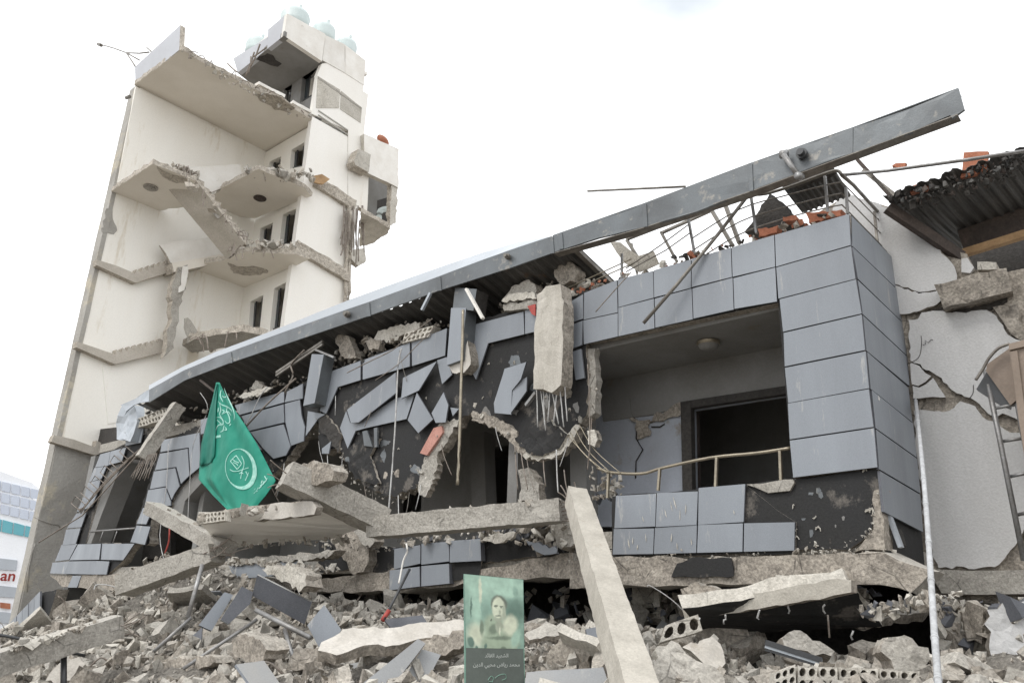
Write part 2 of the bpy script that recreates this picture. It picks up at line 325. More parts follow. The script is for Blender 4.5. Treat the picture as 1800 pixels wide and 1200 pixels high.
# ------------------------------------------------------------------ ground and rubble heap
g = MB(); g.add([(-900, -300, 0), (900, -300, 0), (900, 1500, 0), (-900, 1500, 0)], [[0, 1, 2, 3]]); tag(g.build('ground', 'ground'), kind='structure')
def sm(a, b, x): t = min(1, max(0, (x-a)/(b-a))); return t*t*(3-2*t)
def heapz(u, w):
    b = 1.58-0.55*sm(0.5, 3.8, w)-0.55*sm(3.6, 5.6, w)-0.5*sm(5.2, 7.5, w)
    b *= 1-0.55*sm(15, 22, u)
    b += 0.95*math.exp(-((u-13)/2.3)**2-((w-1.0)/1.3)**2)+0.35*math.exp(-((u-8.5)/2.5)**2-((w-1.5)/1.2)**2)
    if w < 0.2: b -= 0.75*sm(0.2, -1.5, w)
    b -= 0.75*math.exp(-((u-.6)/1.3)**2-((w-.9)/1.1)**2)*.55
    p = Vector((u*0.9, w*0.9, 0)); h = 0.20*noise.noise(p*1.1)+0.13*noise.noise(p*3.1)+0.07*noise.noise(p*7.3)
    return max(-0.05, b+h*sm(7.6, 6.2, w))
mb = MB(); NU, NW = 420, 150; us = np.linspace(-7, 26, NU); ws = np.linspace(-2.8, 7.8, NW)
mb.add([P(a, b, heapz(a, b)) for a in us for b in ws], [[i*NW+j, i*NW+j+1, (i+1)*NW+j+1, (i+1)*NW+j] for i in range(NU-1) for j in range(NW-1)])
tag(mb.build('rubble_mound', 'heap', smooth=True), 'continuous mound of fine grey concrete dust and crushed rubble below the facade', None, None, 'structure')

# ------------------------------------------------------------------ chunk library
def chunk_mesh(i, kind, mt, sub=0.2):
    r = random.Random(100+i*7+hash(kind) % 5 if False else 100+i*7); bm = bmesh.new()
    if kind == 'block':
        sx, sy, sz = 1, r.uniform(.55, .95), r.uniform(.4, .8)
        bmesh.ops.create_cube(bm, size=1)
        for v in bm.verts: v.co = Vector((v.co.x*sx*r.uniform(.85, 1.1), v.co.y*sy*r.uniform(.85, 1.1), v.co.z*sz*r.uniform(.85, 1.1)))
        for _ in range(r.randint(2, 4)):
            nn = Vector((r.gauss(0, 1), r.gauss(0, 1), r.gauss(0, 1))).normalized()
            bmesh.ops.bisect_plane(bm, geom=list(bm.verts)+list(bm.edges)+list(bm.faces), plane_co=nn*r.uniform(.24, .38), plane_no=nn, clear_outer=True)
    elif kind == 'plate':
        th = r.uniform(.07, .2); k = r.randint(4, 6); a0 = r.uniform(0, 6)
        for j in range(k):
            a = a0+2*math.pi*(j+r.uniform(-.25, .25))/k; q = r.uniform(.38, .55)
            for z in (-th/2, th/2): bm.verts.new((math.cos(a)*q*(1 if z < 0 else r.uniform(.86, 1)), math.sin(a)*q*.8, z))
    else:
        th = 0.035; 
        w_, h_ = 1, r.uniform(.45, .9); c = r.uniform(.1, .45)
        pts = [(-w_/2, -h_/2), (w_/2, -h_/2+r.uniform(0, .15)), (w_/2, h_/2-c*h_), (w_/2-c, h_/2), (-w_/2+r.uniform(0, .3), h_/2)]
        for x, y in pts:
            for z in (-th/2, th/2): bm.verts.new((x, y, z))
    res = bmesh.ops.convex_hull(bm, input=bm.verts)
    bmesh.ops.delete(bm, geom=[v for v in bm.verts if not v.link_faces], context='VERTS')
    if kind != 'tile':
        for _ in range(2):
            le = [e for e in bm.edges if e.calc_length() > sub]
            bmesh.ops.subdivide_edges(bm, edges=le, cuts=1); bmesh.ops.triangulate(bm, faces=[f for f in bm.faces if len(f.verts) > 3])
        for v in bm.verts: v.co += noise.noise_vector(v.co*4+Vector((i*5, 0, 0)))*(.045 if kind == 'block' else .025)+noise.noise_vector(v.co*11+Vector((i*5, 0, 0)))*.018
    bmesh.ops.recalc_face_normals(bm, faces=bm.faces)
    me = bpy.data.meshes.new(kind); bm.to_mesh(me); bm.free(); me.materials.append(MT[mt]); return me
LIB = {'block': [chunk_mesh(i, 'block', ['conc', 'broken', 'conc', 'broken', 'pale', 'broken'][i % 6]) for i in range(24)],
       'plate': [chunk_mesh(50+i, 'plate', ['conc', 'pale', 'broken', 'conc'][i % 4]) for i in range(16)],
       'tile': [chunk_mesh(90+i, 'tile', ['tile', 'tile_edge', 'tile'][i % 3]) for i in range(8)]}
LOW = []
for i in range(24):
    bm = bmesh.new(); r = random.Random(500+i); fl = r.uniform(.15, .7)
    for cx_ in (-1, 1):
        for cy_ in (-1, 1):
            for cz_ in (-1, 1):
                if r.random() < .18: continue
                bm.verts.new((cx_*r.uniform(.25, .55), cy_*r.uniform(.2, .45), cz_*r.uniform(.25, .5)*fl))
    bmesh.ops.convex_hull(bm, input=bm.verts); bmesh.ops.delete(bm, geom=[v for v in bm.verts if not v.link_faces], context='VERTS')
    bm.verts.index_update(); LOW.append((np.array([tuple(v.co) for v in bm.verts]), [[v.index for v in f.verts] for f in bm.faces])); bm.free()
def rotm(r, tilt=math.pi):
    e = Euler((r.uniform(-tilt, tilt), r.uniform(-tilt, tilt), r.uniform(0, 6.28))); return e
def pebbles(name, pts, mats, parent=None, label=None, seed=1):
    """pts: list of (point, size); joined small debris"""
    r = random.Random(seed); mb = MB()
    for p, s in pts:
        v, f = LOW[r.randrange(len(LOW))]; R = np.array(rotm(r).to_matrix()); k = r.randrange(len(mats))
        mb.add(v@R.T*s+np.array(p), f, k)
    o = mb.build(name, mats, parent); tag(o, label, None, None, 'stuff'); return o
def strew(poly, spec, n, s0, s1, seed, lift=0.4):
    """points inside a pixel polygon on a plane of the place"""
    r = random.Random(seed); xs = [p[0] for p in poly]; ys = [p[1] for p in poly]; o = []
    def inside(x, y):
        c = False; j = len(poly)-1
        for i in range(len(poly)):
            if (poly[i][1] > y) != (poly[j][1] > y) and x < (poly[j][0]-poly[i][0])*(y-poly[i][1])/(poly[j][1]-poly[i][1])+poly[i][0]: c = not c
            j = i
        return c
    p0, nn = pl(spec)
    while len(o) < n:
        x, y = r.uniform(min(xs), max(xs)), r.uniform(min(ys), max(ys))
        if inside(x, y): s = s0*(s1/s0)**(r.random()**1.8); o.append((px(x, y, spec)+nn*r.uniform(-.2, .1), s))
    return o

# ================================================================== APARTMENT TOWER (behind, left)
TU, TF = 26.55, 22.84          # back wall plane and street-side plane
tw = thing('apartment_tower', 'tall cream tower block sliced open with broken stairs, standing behind the grey building', 'building', P(TU, -4, 0))
Q = ('u', TU)
# stairwell back wall, with thicker outer end
gb('stairwell_wall', TU, TU+.45, -6.82, -.9, 6.9, 21.35, 'cream', tw)
gb('stairwell_wall', TU-.06, TU+.45, -9.4, -.86, -.5, 6.9, 'tgrey', tw, rough=(.6, .03))
gb('wall_end', TU-.02, TU+.5, -1.0, -.84, 0, 21.34, 'tgrey', tw, rough=(.3, .012))
slab('wall_panel', [(239, 152), (418, 246), (412, 320), (205, 330)], ('u', TU-.1), .1, 'cream', tw)
slab('render_patch', [(188, 366), (198, 370), (198, 385), (206, 405), (200, 412), (178, 408)], ('u', TU-.012), .01, 'tgrey', tw, jag=(.15, .04))
# right-hand wall (faces the street), window openings
WR = ('w', -6.8)
wins = [[(512, 264), (535, 250), (533, 292), (509, 297)], [(474, 284), (494, 275), (492, 297), (472, 300)],
        [(497, 377), (522, 366), (516, 428), (491, 430)], [(458, 401), (480, 391), (475, 428), (455, 428)],
        [(482, 507), (506, 494), (500, 572), (474, 582)], [(440, 530), (463, 518), (456, 582), (436, 592)]]
p = [uvq for uvq in [P(TF+.02, -6.8, 10.5), P(TU, -6.8, 10.5), P(TU, -6.8, 21.3), P(TF+.02, -6.8, 21.3)]]
holes = [[px(x, y, WR) for x, y in h] for h in wins]
prism(MB(), [p]+holes, N, .3, m=0).build('window_wall', ['cream'], tw)
def window(quad, spec, parent, depth=.18, bars=1, glass=True):
    p0, n = pl(spec); q = [px(x, y, (tuple(p0-n*depth), tuple(n))) for x, y in quad]
    f = MB()
    for i in range(4): barm(f, q[i], q[(i+1) % 4], .07, .07, up=n)
    if bars: barm(f, (q[0]+q[1])/2, (q[2]+q[3])/2, .05, .05, up=n)
    fr = f.build('window', 'frame', parent)
    if glass:
        c = sum(q)/4; q2 = [q[0], (q[0]+q[1])/2, (q[2]+q[3])/2, q[3]]
        prism(MB(), [[z_-n*.02 for z_ in q2]], n, .01).build('pane', 'glass', fr)
    return fr
for h in wins: window(h, WR, tw)
# rooms behind the window wall
gb('street_wall', TF, TF+.25, -9.4, -6.6, 6.9, 21.5, 'twhite', tw)
gb('side_wall', TF+.25, TU+.3, -9.5, -9.2, 6.9, 24.4, 'twhite', tw)
gb('back_wall', TU+.1, TU+.4, -9.2, -6.83, 6.9, 24.4, 'cream', tw)
for z_ in (11.2, 14.75, 17.75, 21.35): gb('room_floor', TF+.26, TU+.09, -9.19, -7.12, z_, z_+.22, 'ceil', tw)
# upper street face: rooftop stair head, panels divided by joints
slab('street_panel', [(566, 112), (643, 107), (636, 190), (558, 132)], ('u', TF), .25, 'twhite', tw)
slab('street_panel', [(572, 62), (606, 78), (606, 128), (567, 106)], ('u', TF-.03), .2, 'white', tw)
slab('street_panel', [(607, 79), (642, 106), (640, 150), (607, 129)], ('u', TF-.02), .2, 'white', tw)
slab('street_panel', [(559, 134), (598, 158), (596, 190), (556, 190)], ('u', TF-.035), .06, 'pale', tw)
slab('street_panel', [(600, 160), (636, 190), (634, 216), (598, 192)], ('u', TF-.03), .06, 'pale', tw)
slab('street_panel', [(558, 132), (636, 190), (640, 243), (548, 200)], ('u', TF-.01), .2, 'twhite', tw)
slab('joint_strip', [(559, 134), (636, 189), (636, 192), (559, 138)], ('u', TF-.045), .03, 'conc', tw)
for yy in (0, 8): slab('joint_strip', [(560, 193+yy), (612, 228+yy), (612, 230+yy), (560, 195+yy)], ('u', TF-.05), .02, 'tgrey', tw)
slab('street_panel', [(612, 226), (648, 244), (649, 300), (645, 373), (612, 352)], ('u', TF-.02), .24, ['twhite', 'tbroken'], tw, jag=(.5, .015))
# cracked floor edge bands across the street face
for a, b_, th_ in (((553, 318), (622, 362), 11), ((519, 432), (612, 487), 13)):
    mbx = MB(); p1, p2 = px(*a, ('u', TF-.08)), px(*b_, ('u', TF-.08)); barm(mbx, p1, p2, .25, .45); mbx.build('floor_edge', 'tbroken', tw, rough=(.15, .05))
# roof slab with parapet
def hslab(name, pts, z, th, mt, parent, jag=(.22, .035), rough=None):
    """floor slab whose soffit outline is traced at height z"""
    loops = [[px(x, y, ('z', z)) for x, y in pts]]
    return prism(MB(), loops, -Z, th, jag, 0, 1).build(name, mt, parent, rough=rough)
hslab('roof_slab', [(236, 150), (318, 87), (360, 112), (400, 133), (440, 153), (470, 168), (500, 183), (548, 210), (549, 240), (462, 275)], 21.35, .2, ['ceil', 'tbroken'], tw)
slab('roof_parapet', [(238, 152), (315, 88), (317, 44), (237, 118)], ('w', -.87), .2, ['parapet', 'tbroken'], tw)
slab('plaster_loss', [(446, 165), (470, 164), (492, 170), (510, 184), (520, 190), (505, 197), (482, 193), (462, 180)], ('z', 21.33), .02, ['tbroken'], tw, jag=(.2, .08))
mbx = MB(); 
for (a, b_) in (((452, 148), (498, 172)), ((512, 182), (546, 200))): barm(mbx, px(*a, ('z', 21.75)), px(*b_, ('z', 21.75)), .3, .14)
mbx.build('roof_coping', 'white', tw, rough=(.25, .03))
# head-house box with overhanging soffit
ZT = 24.31
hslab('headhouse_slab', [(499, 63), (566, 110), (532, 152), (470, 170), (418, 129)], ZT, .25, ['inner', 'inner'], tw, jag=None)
slab('headhouse_fascia', [(499, 63), (505, 24), (572, 60), (566, 108)], ('u', TF-.12), .2, 'white', tw)
slab('headhouse_side', [(470, 86), (499, 63), (505, 24), (471, 52)], ('w', -4.7), .2, 'parapet', tw)
slab('headhouse_side', [(418, 128), (470, 86), (471, 82), (470, 66), (410, 103)], ('w', -4.75), .2, 'parapet', tw)
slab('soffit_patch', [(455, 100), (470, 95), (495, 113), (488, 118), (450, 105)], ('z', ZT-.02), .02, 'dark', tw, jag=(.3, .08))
hw = [[(532, 130), (562, 108), (556, 164), (527, 182)], [(500, 155), (514, 143), (510, 180), (498, 190)]]
pp = [P(TF+.02, -6.8, 21.6), P(TU, -6.8, 21.6), P(TU, -6.8, ZT), P(TF+.02, -6.8, ZT)]
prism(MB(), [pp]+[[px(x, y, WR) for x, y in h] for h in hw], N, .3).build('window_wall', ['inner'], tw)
for h in hw: window(h, WR, tw)
gb('headhouse_roof', TF+.1, TU, -9.2, -4.9, 25.2, 25.35, 'white', tw)
# intermediate landings and floors (soffit outlines)
hslab('stair_landing', [(195, 336), (268, 288), (300, 300), (345, 318), (322, 364), (272, 371)], 16.56, .18, ['ceil', 'tbroken'], tw)
hslab('floor_slab', [(390, 330), (455, 297), (535, 330), (548, 345), (447, 384), (400, 378), (370, 355)], 17.75, .2, ['ceil', 'tbroken'], tw)
hslab('floor_slab', [(304, 470), (392, 458), (432, 442), (520, 447), (545, 455), (428, 508), (322, 478)], 14.7, .2, ['ceil', 'tbroken'], tw)
slab('plaster_loss', [(400, 462), (420, 470), (445, 468), (468, 474), (470, 480), (440, 484), (412, 480)], ('z', 14.685), .02, ['tbroken'], tw, jag=(.2, .07))
slab('plaster_loss', [(276, 292), (300, 306), (330, 316), (326, 322), (298, 318), (282, 306)], ('z', 16.545), .02, ['tbroken'], tw, jag=(.2, .07))
hslab('floor_slab', [(320, 607), (345, 594), (425, 582), (470, 590), (420, 607), (338, 620)], 11.3, .25, ['conc', 'tbroken'], tw)
# stair flight seen from below (upper) with stepped edge
fa, fb = px(322, 322, ('u', 24.2)), px(415, 452, ('u', 24.0))
fl = MB(); d1 = fb-fa; sidev = P(0, -1.0, 0)-P(0, 0, 0)
fv = [px(297, 334, ('u', 24.6)), px(345, 318, ('u', 23.6)), px(431, 428, ('u', 23.4)), px(399, 456, ('u', 24.4))]
n_ = np.cross(fv[1]-fv[0], fv[3]-fv[0]); n_ = n_/np.linalg.norm(n_); n_ = -n_ if n_[2] > 0 else n_
prism(fl, [fv], n_, .22, None, 0, 1); fl.build('stair_flight', ['stub', 'tbroken'], tw)
st = MB()
for i in range(9):
    t0, t1 = i/9, (i+1)/9; a = fv[1]+(fv[2]-fv[1])*t0-n_*.22; b_ = fv[1]+(fv[2]-fv[1])*t1-n_*.22; wdt = (fv[0]-fv[1])
    a2 = np.array([b_[0], b_[1], a[2]]); st.add([a, b_, a2, a+wdt, b_+wdt, a2+wdt], [[0, 1, 2], [3, 5, 4], [0, 2, 5, 3], [1, 4, 5, 2], [0, 3, 4, 1]])
st.build('stair_steps', 'tbroken', tw, rough=(.14, .04))
slab('stair_side_panel', [(324, 294), (422, 289), (424, 316), (372, 338), (352, 325)], ('u', 25.2), .12, ['white', 'tbroken'], tw, jag=(.4, .03))
slab('stair_side_panel', [(281, 431), (385, 413), (410, 455), (300, 462), (292, 446)], ('u', 25.9), .12, ['white', 'tbroken'], tw, jag=(.3, .04))
slab('stair_flight', [(302, 462), (388, 447), (402, 458), (330, 474), (306, 478)], ('u', 25.7), .8, ['ceil', 'tbroken'], tw)
# stepped stair stubs left on the back wall
def stub(pts0, stairs, parent):
    (x0, y0), (x1, y1), n, hgt = stairs; top = []
    for i in range(n):
        a = (x0+(x1-x0)*i/n, y0+(y1-y0)*i/n); b2 = (x0+(x1-x0)*(i+1)/n, y0+(y1-y0)*(i+1)/n)
        top += [(a[0], a[1]+1), (a[0]+1.5, a[1]-8)]
    poly = pts0+top+[(x1, y1), (x1, y1+hgt), (x0, y0+hgt)]
    slab('stair_stub', poly, ('u', TU-.3), .32, ['stub', 'tbroken'], parent)
stub([(170, 466), (169, 456), (205, 467), (236, 480)], ((238, 481), (312, 458), 7, 16), tw)
stub([(134, 610), (135, 600), (165, 610), (200, 622)], ((203, 622), (290, 600), 8, 18), tw)
stub([(90, 776), (95, 764), (130, 772), (165, 785)], ((168, 782), (215, 765), 4, 18), tw)
slab('low_stair_wall', [(180, 640), (200, 646), (305, 626), (318, 632), (300, 690), (238, 735), (190, 745)], ('u', TU-.03), .03, 'cream', tw)
# vertical broken wall strip between flights
slab('broken_pier', [(312, 468), (330, 466), (331, 490), (322, 512), (315, 540), (311, 575), (306, 612), (288, 626), (296, 590), (303, 560), (300, 520), (308, 490)], ('u', 25.6), .35, ['conc', 'tbroken'], tw, jag=(.2, .06), rough=(.3, .05))
slab('plaster_strip', [(322, 468), (331, 468), (329, 488), (324, 510), (315, 514), (320, 492)], ('u', 25.5), .08, 'white', tw, jag=(.2, .03))
slab('torn_plaster', [(325, 560), (330, 558), (340, 570), (346, 580), (345, 600), (332, 602), (328, 585)], ('u', 25.4), .06, 'conc', tw, jag=(.2, .04))
# damaged wing on the far right of the tower
slab('bay_wall', [(640, 235), (701, 262), (700, 330), (648, 305), (640, 300)], ('u', TF-.3), .25, ['white', 'pale'], tw, jag=(.5, .03))
slab('bay_wall', [(690, 300), (701, 295), (696, 392), (684, 398)], ('u', TF-.25), .25, ['pale', 'tbroken'], tw, jag=(.2, .05))
slab('bay_ledge', [(622, 283), (630, 262), (652, 272), (648, 303), (625, 290)], ('u', TF-.6), .5, ['pale', 'tbroken'], tw, jag=(.3, .03))
slab('bay_inner_wall', [(646, 300), (692, 318), (690, 395), (646, 380)], ('u', TF+1.2), .2, 'inner', tw)
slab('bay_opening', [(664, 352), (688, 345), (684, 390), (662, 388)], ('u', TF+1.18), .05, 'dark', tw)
tube('drain_pipe', smooth_path([px(666, 395, ('u', TF+.6)), px(667, 375, ('u', TF+.6)), px(672, 369, ('u', TF+.6)), px(690, 366, ('u', TF+.5))]), .13, 'tank', tw, 10)
slab('bay_floor', [(635, 372), (686, 402), (680, 412), (655, 428), (632, 434)], ('z', px(640, 400, ('u', TF))[2]), .2, ['pale', 'tbroken'], tw, jag=(.2, .05))
slab('hanging_slab', [(615, 440), (640, 436), (643, 460), (630, 467), (618, 455)], ('u', TF-.3), .2, ['pale', 'tbroken'], tw, jag=(.2, .04))
slab('board', [(552, 309), (566, 306), (580, 315), (568, 324), (552, 320)], ('u', TF-.5), .1, 'wood', tw)
slab('board', [(640, 372), (655, 378), (668, 388), (650, 386)], ('u', TF-.5), .1, 'wood', tw)
ds = MB()
for i in range(26):
    x = rng.uniform(603, 640); y = rng.uniform(360, 400); l = rng.uniform(25, 75)
    tubem(ds, [px(x, y, ('u', TF-.25)), px(x+rng.uniform(-4, 4), y+l*.5, ('u', TF-.3)), px(x+rng.uniform(-6, 4), y+l, ('u', TF-.3))], .03)
tag(ds.build('dangling_wires', 'rust', tw), kind='stuff')
strips = MB()
for (a, b_) in (((614, 360), (607, 530)), ((618, 360), (612, 530))): tubem(strips, wob(px(*a, ('u', TF-.15)), px(*b_, ('u', TF-.15)), 9, .05), .09, 5)
strips.build('broken_corner_strip', 'tbroken', tw)
dsh = MB(); c0 = px(672, 248, ('u', TF)); 
ring = [[c0+(Z*math.cos(a)*.27+N*math.sin(a)*.36)*q-U*(.05+.16*(1-q*q)) for a in np.linspace(0, 2*math.pi, 20, endpoint=False)] for q in (1, .75, .45, .1)]
dsh.add([p_ for r_ in ring for p_ in r_], [[i*20+k, i*20+(k+1) % 20, (i+1)*20+(k+1) % 20, (i+1)*20+k] for i in range(3) for k in range(20)]+[[60+k for k in range(20)]])
o = dsh.build('satellite_dish', 'orange', None); tag(o, 'round orange dish standing on the tower\'s small damaged side bay', 'dish')
sf = o.modifiers.new('thick', 'SOLIDIFY'); sf.thickness = .04
# loose rubble lying along the broken tower floors
tp = []
for poly, zz in (([(300, 300), (345, 318), (352, 312), (305, 292)], 17), ([(430, 296), (548, 306), (550, 316), (440, 304)], 17.95), ([(430, 428), (520, 432), (525, 447), (430, 444)], 14.95),
                 ([(330, 320), (430, 420), (440, 428), (425, 436), (345, 330)], 15.9), ([(330, 590), (460, 598), (440, 612), (330, 618)], 11.5)):
    tp += strew(poly, ('z', zz), 60, .12, .42, len(tp))
for poly in ([(318, 84), (330, 88), (440, 150), (548, 205), (548, 212), (430, 160)], ):
    tp += strew(poly, ('u', 22.9), 60, .08, .2, 3)
pebbles('slab_edge_rubble', tp, ['tbroken', 'conc', 'pale'], tw, seed=4)
for i, (x, y) in enumerate([(265, 329), (457, 348)]):
    c = px(x, y, ('z', 16.55 if i == 0 else 17.74)); mb = MB()
    for r_, h_ in ((.26, .04), (.16, .1)): 
        tubem(mb, [c, c-Z*h_], r_, 14)
    mb.build('ceiling_lamp', 'conc' if i == 0 else 'wooddark', tw)
tr_ = MB(); q_ = random.Random(6)
for (a, b, z_, n_r) in (((300, 290), (345, 312), 16.65, 9), ((430, 298), (548, 318), 17.85, 16), ((400, 440), (540, 436), 14.8, 16), ((325, 88), (540, 205), 21.45, 12), ((330, 598), (450, 584), 11.4, 10), ((345, 330), (430, 428), 15.6, 10)):
    for _ in range(n_r):
        t = q_.random(); p_ = px(a[0]+(b[0]-a[0])*t, a[1]+(b[1]-a[1])*t, ('u', 23.0)); d_ = -U*q_.uniform(.1, .5)+N*q_.uniform(-.3, .3)
        tubem(tr_, smooth_path([p_, p_+d_*.6+Z*q_.uniform(-.05, .15), p_+d_-Z*q_.uniform(0, .5)]), .018, 4)
tag(tr_.build('bent_rebars', 'rust', tw), kind='stuff')
# water tanks on the roof
for i, (x, y, rad, lab) in enumerate([(518, 42, .62, 'pale blue water tank highest on the tower roof, at its front corner'), (568, 66, .52, 'pale blue water tank between the two others along the tower roof edge'),
                                 (607, 92, .5, 'pale blue water tank at the right end of the tower roof'), (453, 92, .55, 'pale blue water tank set apart at the left, behind the lower tower parapet')]):
    c = px(x, y, ('u', TF+1.0)) if i < 3 else px(x, y, ('w', -5.6)); t = thing('water_tank', lab, 'water tank', c, 'water tanks on the tower roof')
    prof = [(rad, -.3), (rad*1.03, 0), (rad, .1), (rad*1.03, .3), (rad, .38), (rad*.93, .5), (rad*.6, .64), (rad*.35, .68)]; mb = MB(); K = 24
    mb.add([c+np.array([math.cos(2*math.pi*k/K)*a, math.sin(2*math.pi*k/K)*a, z_]) for a, z_ in prof for k in range(K)],
           [[j*K+k, j*K+(k+1) % K, (j+1)*K+(k+1) % K, (j+1)*K+k] for j in range(len(prof)-1) for k in range(K)]+[[(len(prof)-1)*K+k for k in range(K)], list(range(K))[::-1]])
    mb.build('tank_body', 'tank', t, smooth=True); tubem(MB(), [c+Z*.66, c+Z*.74], rad*.38, 14).build('lid', 'tank', t)
    for a in (2.4, 5.4): tubem(MB(), [c+np.array([math.cos(a)*rad*.7, math.sin(a)*rad*.7, .55]), c+np.array([math.cos(a)*rad*.7, math.sin(a)*rad*.7, .72])], .07, 6).build('lifting_lug', 'tank', t)
# roof aerial and rods
ae = thing('roof_aerial', 'thin aerial rod sticking out left from the tower parapet', 'aerial', px(243, 105, ('w', -.9)))
for pth in ([(172, 77), (200, 85), (222, 93), (245, 106)], [(222, 93), (232, 108), (240, 121)], [(222, 93), (245, 94), (262, 92)], [(258, 84), (265, 90), (268, 96)]):
    tube('rod', [px(x, y, ('w', -.95)) for x, y in pth], .03, 'rail', ae)
tubem(MB(), [px(173, 78, ('w', -.95)), px(178, 80, ('w', -.95))], .08, 8).build('knob', 'rail', ae)
rr = thing('bent_rebar_tuft', 'tuft of bent rebar standing beside the tower head-house', 'rebar', px(440, 130, ('w', -4.6)))
for pth in ([(400, 112), (408, 120), (417, 127)], [(437, 128), (443, 105), (447, 92)], [(440, 118), (449, 100), (457, 78)], [(445, 100), (452, 96), (468, 84)], [(432, 134), (440, 112), (441, 100)]):
    tube('rebar', smooth_path([px(x, y, ('w', -4.5)) for x, y in pth]), .035, 'rust', rr)
mb = MB(); tubem(mb, [px(222, 172, ('w', -.5)), px(228, 170, ('w', -.5))], .07, 8); tag(mb.build('wall_hook', 'rail'), 'small round hook fixed to the outer edge of the tower wall', 'hook')
# lower grey render cracks
for pth in ([(59, 908), (75, 915), (90, 920), (103, 922), (108, 930)], [(62, 955), (50, 1000), (48, 1040)]):
    tube('render_crack', [px(x, y, ('u', TU-.07)) for x, y in pth], .014, 'tgrey', tw, 4)

# ================================================================== GREY CLAD BUILDING
bd = thing('collapsed_clad_building', 'low building clad in blue-grey tiles, its ground floor crushed and facade torn open', 'building', P(8, -2, 0))
def ww(v): return ('w', v)
# --- shell: deck, soffits, inner walls
gb('roof_deck', .1, 21.5, -7.2, -.3, 5.95, 6.2, 'conc', bd)
gb('floor_slab', .05, 21.0, -7.0, -.15, 2.45, 2.7, 'conc', bd)
gb('rear_wall', -.5, 22, -7.5, -7.2, 0, 6.2, 'inner', bd)
gb('side_wall', 21.7, 22, -7.2, -.3, 0, 5.9, 'inner', bd)
gb('cross_wall', 5.55, 5.75, -4.2, -.35, 2.71, 5.93, 'inner', bd)
gb('cross_wall', 15.2, 15.4, -6, -.35, 2.71, 5.93, 'inner', bd)
gb('cross_wall', -.2, .05, -7.2, -1.9, 0, 5.9, 'inner', bd)
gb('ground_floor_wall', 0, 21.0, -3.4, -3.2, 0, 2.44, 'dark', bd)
# balcony ceiling, back wall and door
prism(MB(), [[P(.98, -.2, 5.66), P(5.5, -.2, 5.66), P(5.5, -1.7, 5.66), P(.1, -1.7, 5.66), P(.1, -.2, 5.66)]], -Z, .25).build('balcony_ceiling', ['inner'], bd)
gb('balcony_slab', .08, 5.5, -1.7, -.2, 2.72, 2.95, 'conc', bd)
door = [(1213, 718), (1392, 690), (1398, 870), (1216, 880)]
slab('balcony_wall', [(1040, 575), (1420, 575), (1420, 925), (1040, 925)], ww(-1.65), .2, 'bluewall', bd, holes=[door])
slab('upper_wall_band', [(1050, 640), (1215, 636), (1384, 608), (1388, 686), (1205, 712), (1190, 716), (1150, 728), (1060, 740)], ww(-1.62), .03, ['inner', 'broken'], bd)
slab('door_frame', [(1196, 706), (1214, 704), (1217, 880), (1200, 880)], ww(-1.56), .12, 'dark', bd)
slab('door_frame', [(1196, 706), (1392, 676), (1392, 690), (1212, 717)], ww(-1.57), .12, 'dark', bd)
slab('door_post', [(1218, 716), (1225, 715), (1228, 880), (1221, 880)], ww(-1.9), .08, 'wooddark', bd)
slab('room_wall', [(1190, 650), (1450, 650), (1450, 900), (1190, 900)], ww(-4.2), .1, 'inner', bd)
slab('wall_damage', [(1105, 735), (1145, 740), (1150, 728), (1172, 722), (1190, 708), (1198, 706), (1197, 728), (1165, 738), (1140, 742), (1143, 765), (1120, 770), (1118, 742)], ww(-1.6), .03, ['broken'], bd, jag=(.08, .03))
for pth in ([(1108, 700), (1110, 725), (1120, 745), (1118, 770), (1130, 790), (1118, 810), (1117, 840)], [(1145, 750), (1160, 750), (1168, 745)]):
    tube('wall_crack', [px(x, y, ww(-1.63)) for x, y in pth], .012, 'dark', bd, 4)
lt = MB(); lc = px(1245, 601, ('z', 5.65)); prof = [(.17, 0), (.17, -.03), (.15, -.05), (.13, -.09), (.07, -.12)]
lt.add([lc+np.array([math.cos(k*.393)*a, math.sin(k*.393)*a, z_]) for a, z_ in prof for k in range(16)], [[j*16+k, j*16+(k+1) % 16, (j+1)*16+(k+1) % 16, (j+1)*16+k] for j in range(4) for k in range(16)]+[[64+k for k in range(16)]], [0]*16+[0]*16+[1]*16+[1]*17)
lt.build('ceiling_light', ['brass', 'inner'], bd, smooth=True)
# jamb left of the balcony
slab('broken_jamb', [(1030, 612), (1046, 612), (1048, 690), (1046, 725), (1030, 735), (1031, 690)], ww(-.12), .15, ['conc'], bd, jag=(.1, .02))
# --- black backing wall with torn arcade
sub_mid = [(262, 790), (340, 752), (425, 722), (545, 668), (640, 630), (722, 598), (785, 577), (833, 566), (1028, 512), (1030, 612), (1034, 690), (1032, 722), (1020, 745), (1005, 755), (985, 790), (962, 798), (940, 800), (918, 783),
           (900, 758), (870, 738), (832, 722), (812, 735), (790, 760), (765, 792), (748, 842), (728, 860), (690, 872), (655, 862), (622, 838), (608, 812), (596, 782), (566, 797), (560, 772), (562, 745), (546, 735), (520, 785), (500, 812),
           (478, 835), (440, 790), (400, 800), (352, 822), (318, 856), (306, 872), (300, 895), (268, 900), (264, 925), (262, 955), (228, 955), (283, 785)]
slab('backing_wall', sub_mid, ww(-.07), .22, ['black', 'broken'], bd, jag=(.07, .035))
slab('backing_wall', [(1028, 512), (1493, 378), (1498, 432), (1543, 822), (1394, 840), (1368, 532), (1027, 603)], ww(-.05), .2, ['black', 'broken'], bd)
slab('backing_wall', [(1310, 852), (1345, 846), (1396, 842), (1543, 823), (1548, 862), (1540, 868), (1533, 930), (1515, 950), (1490, 966), (1400, 966), (1398, 917), (1312, 918)], ww(-.06), .22, ['black', 'broken'], bd, jag=(.2, .012))
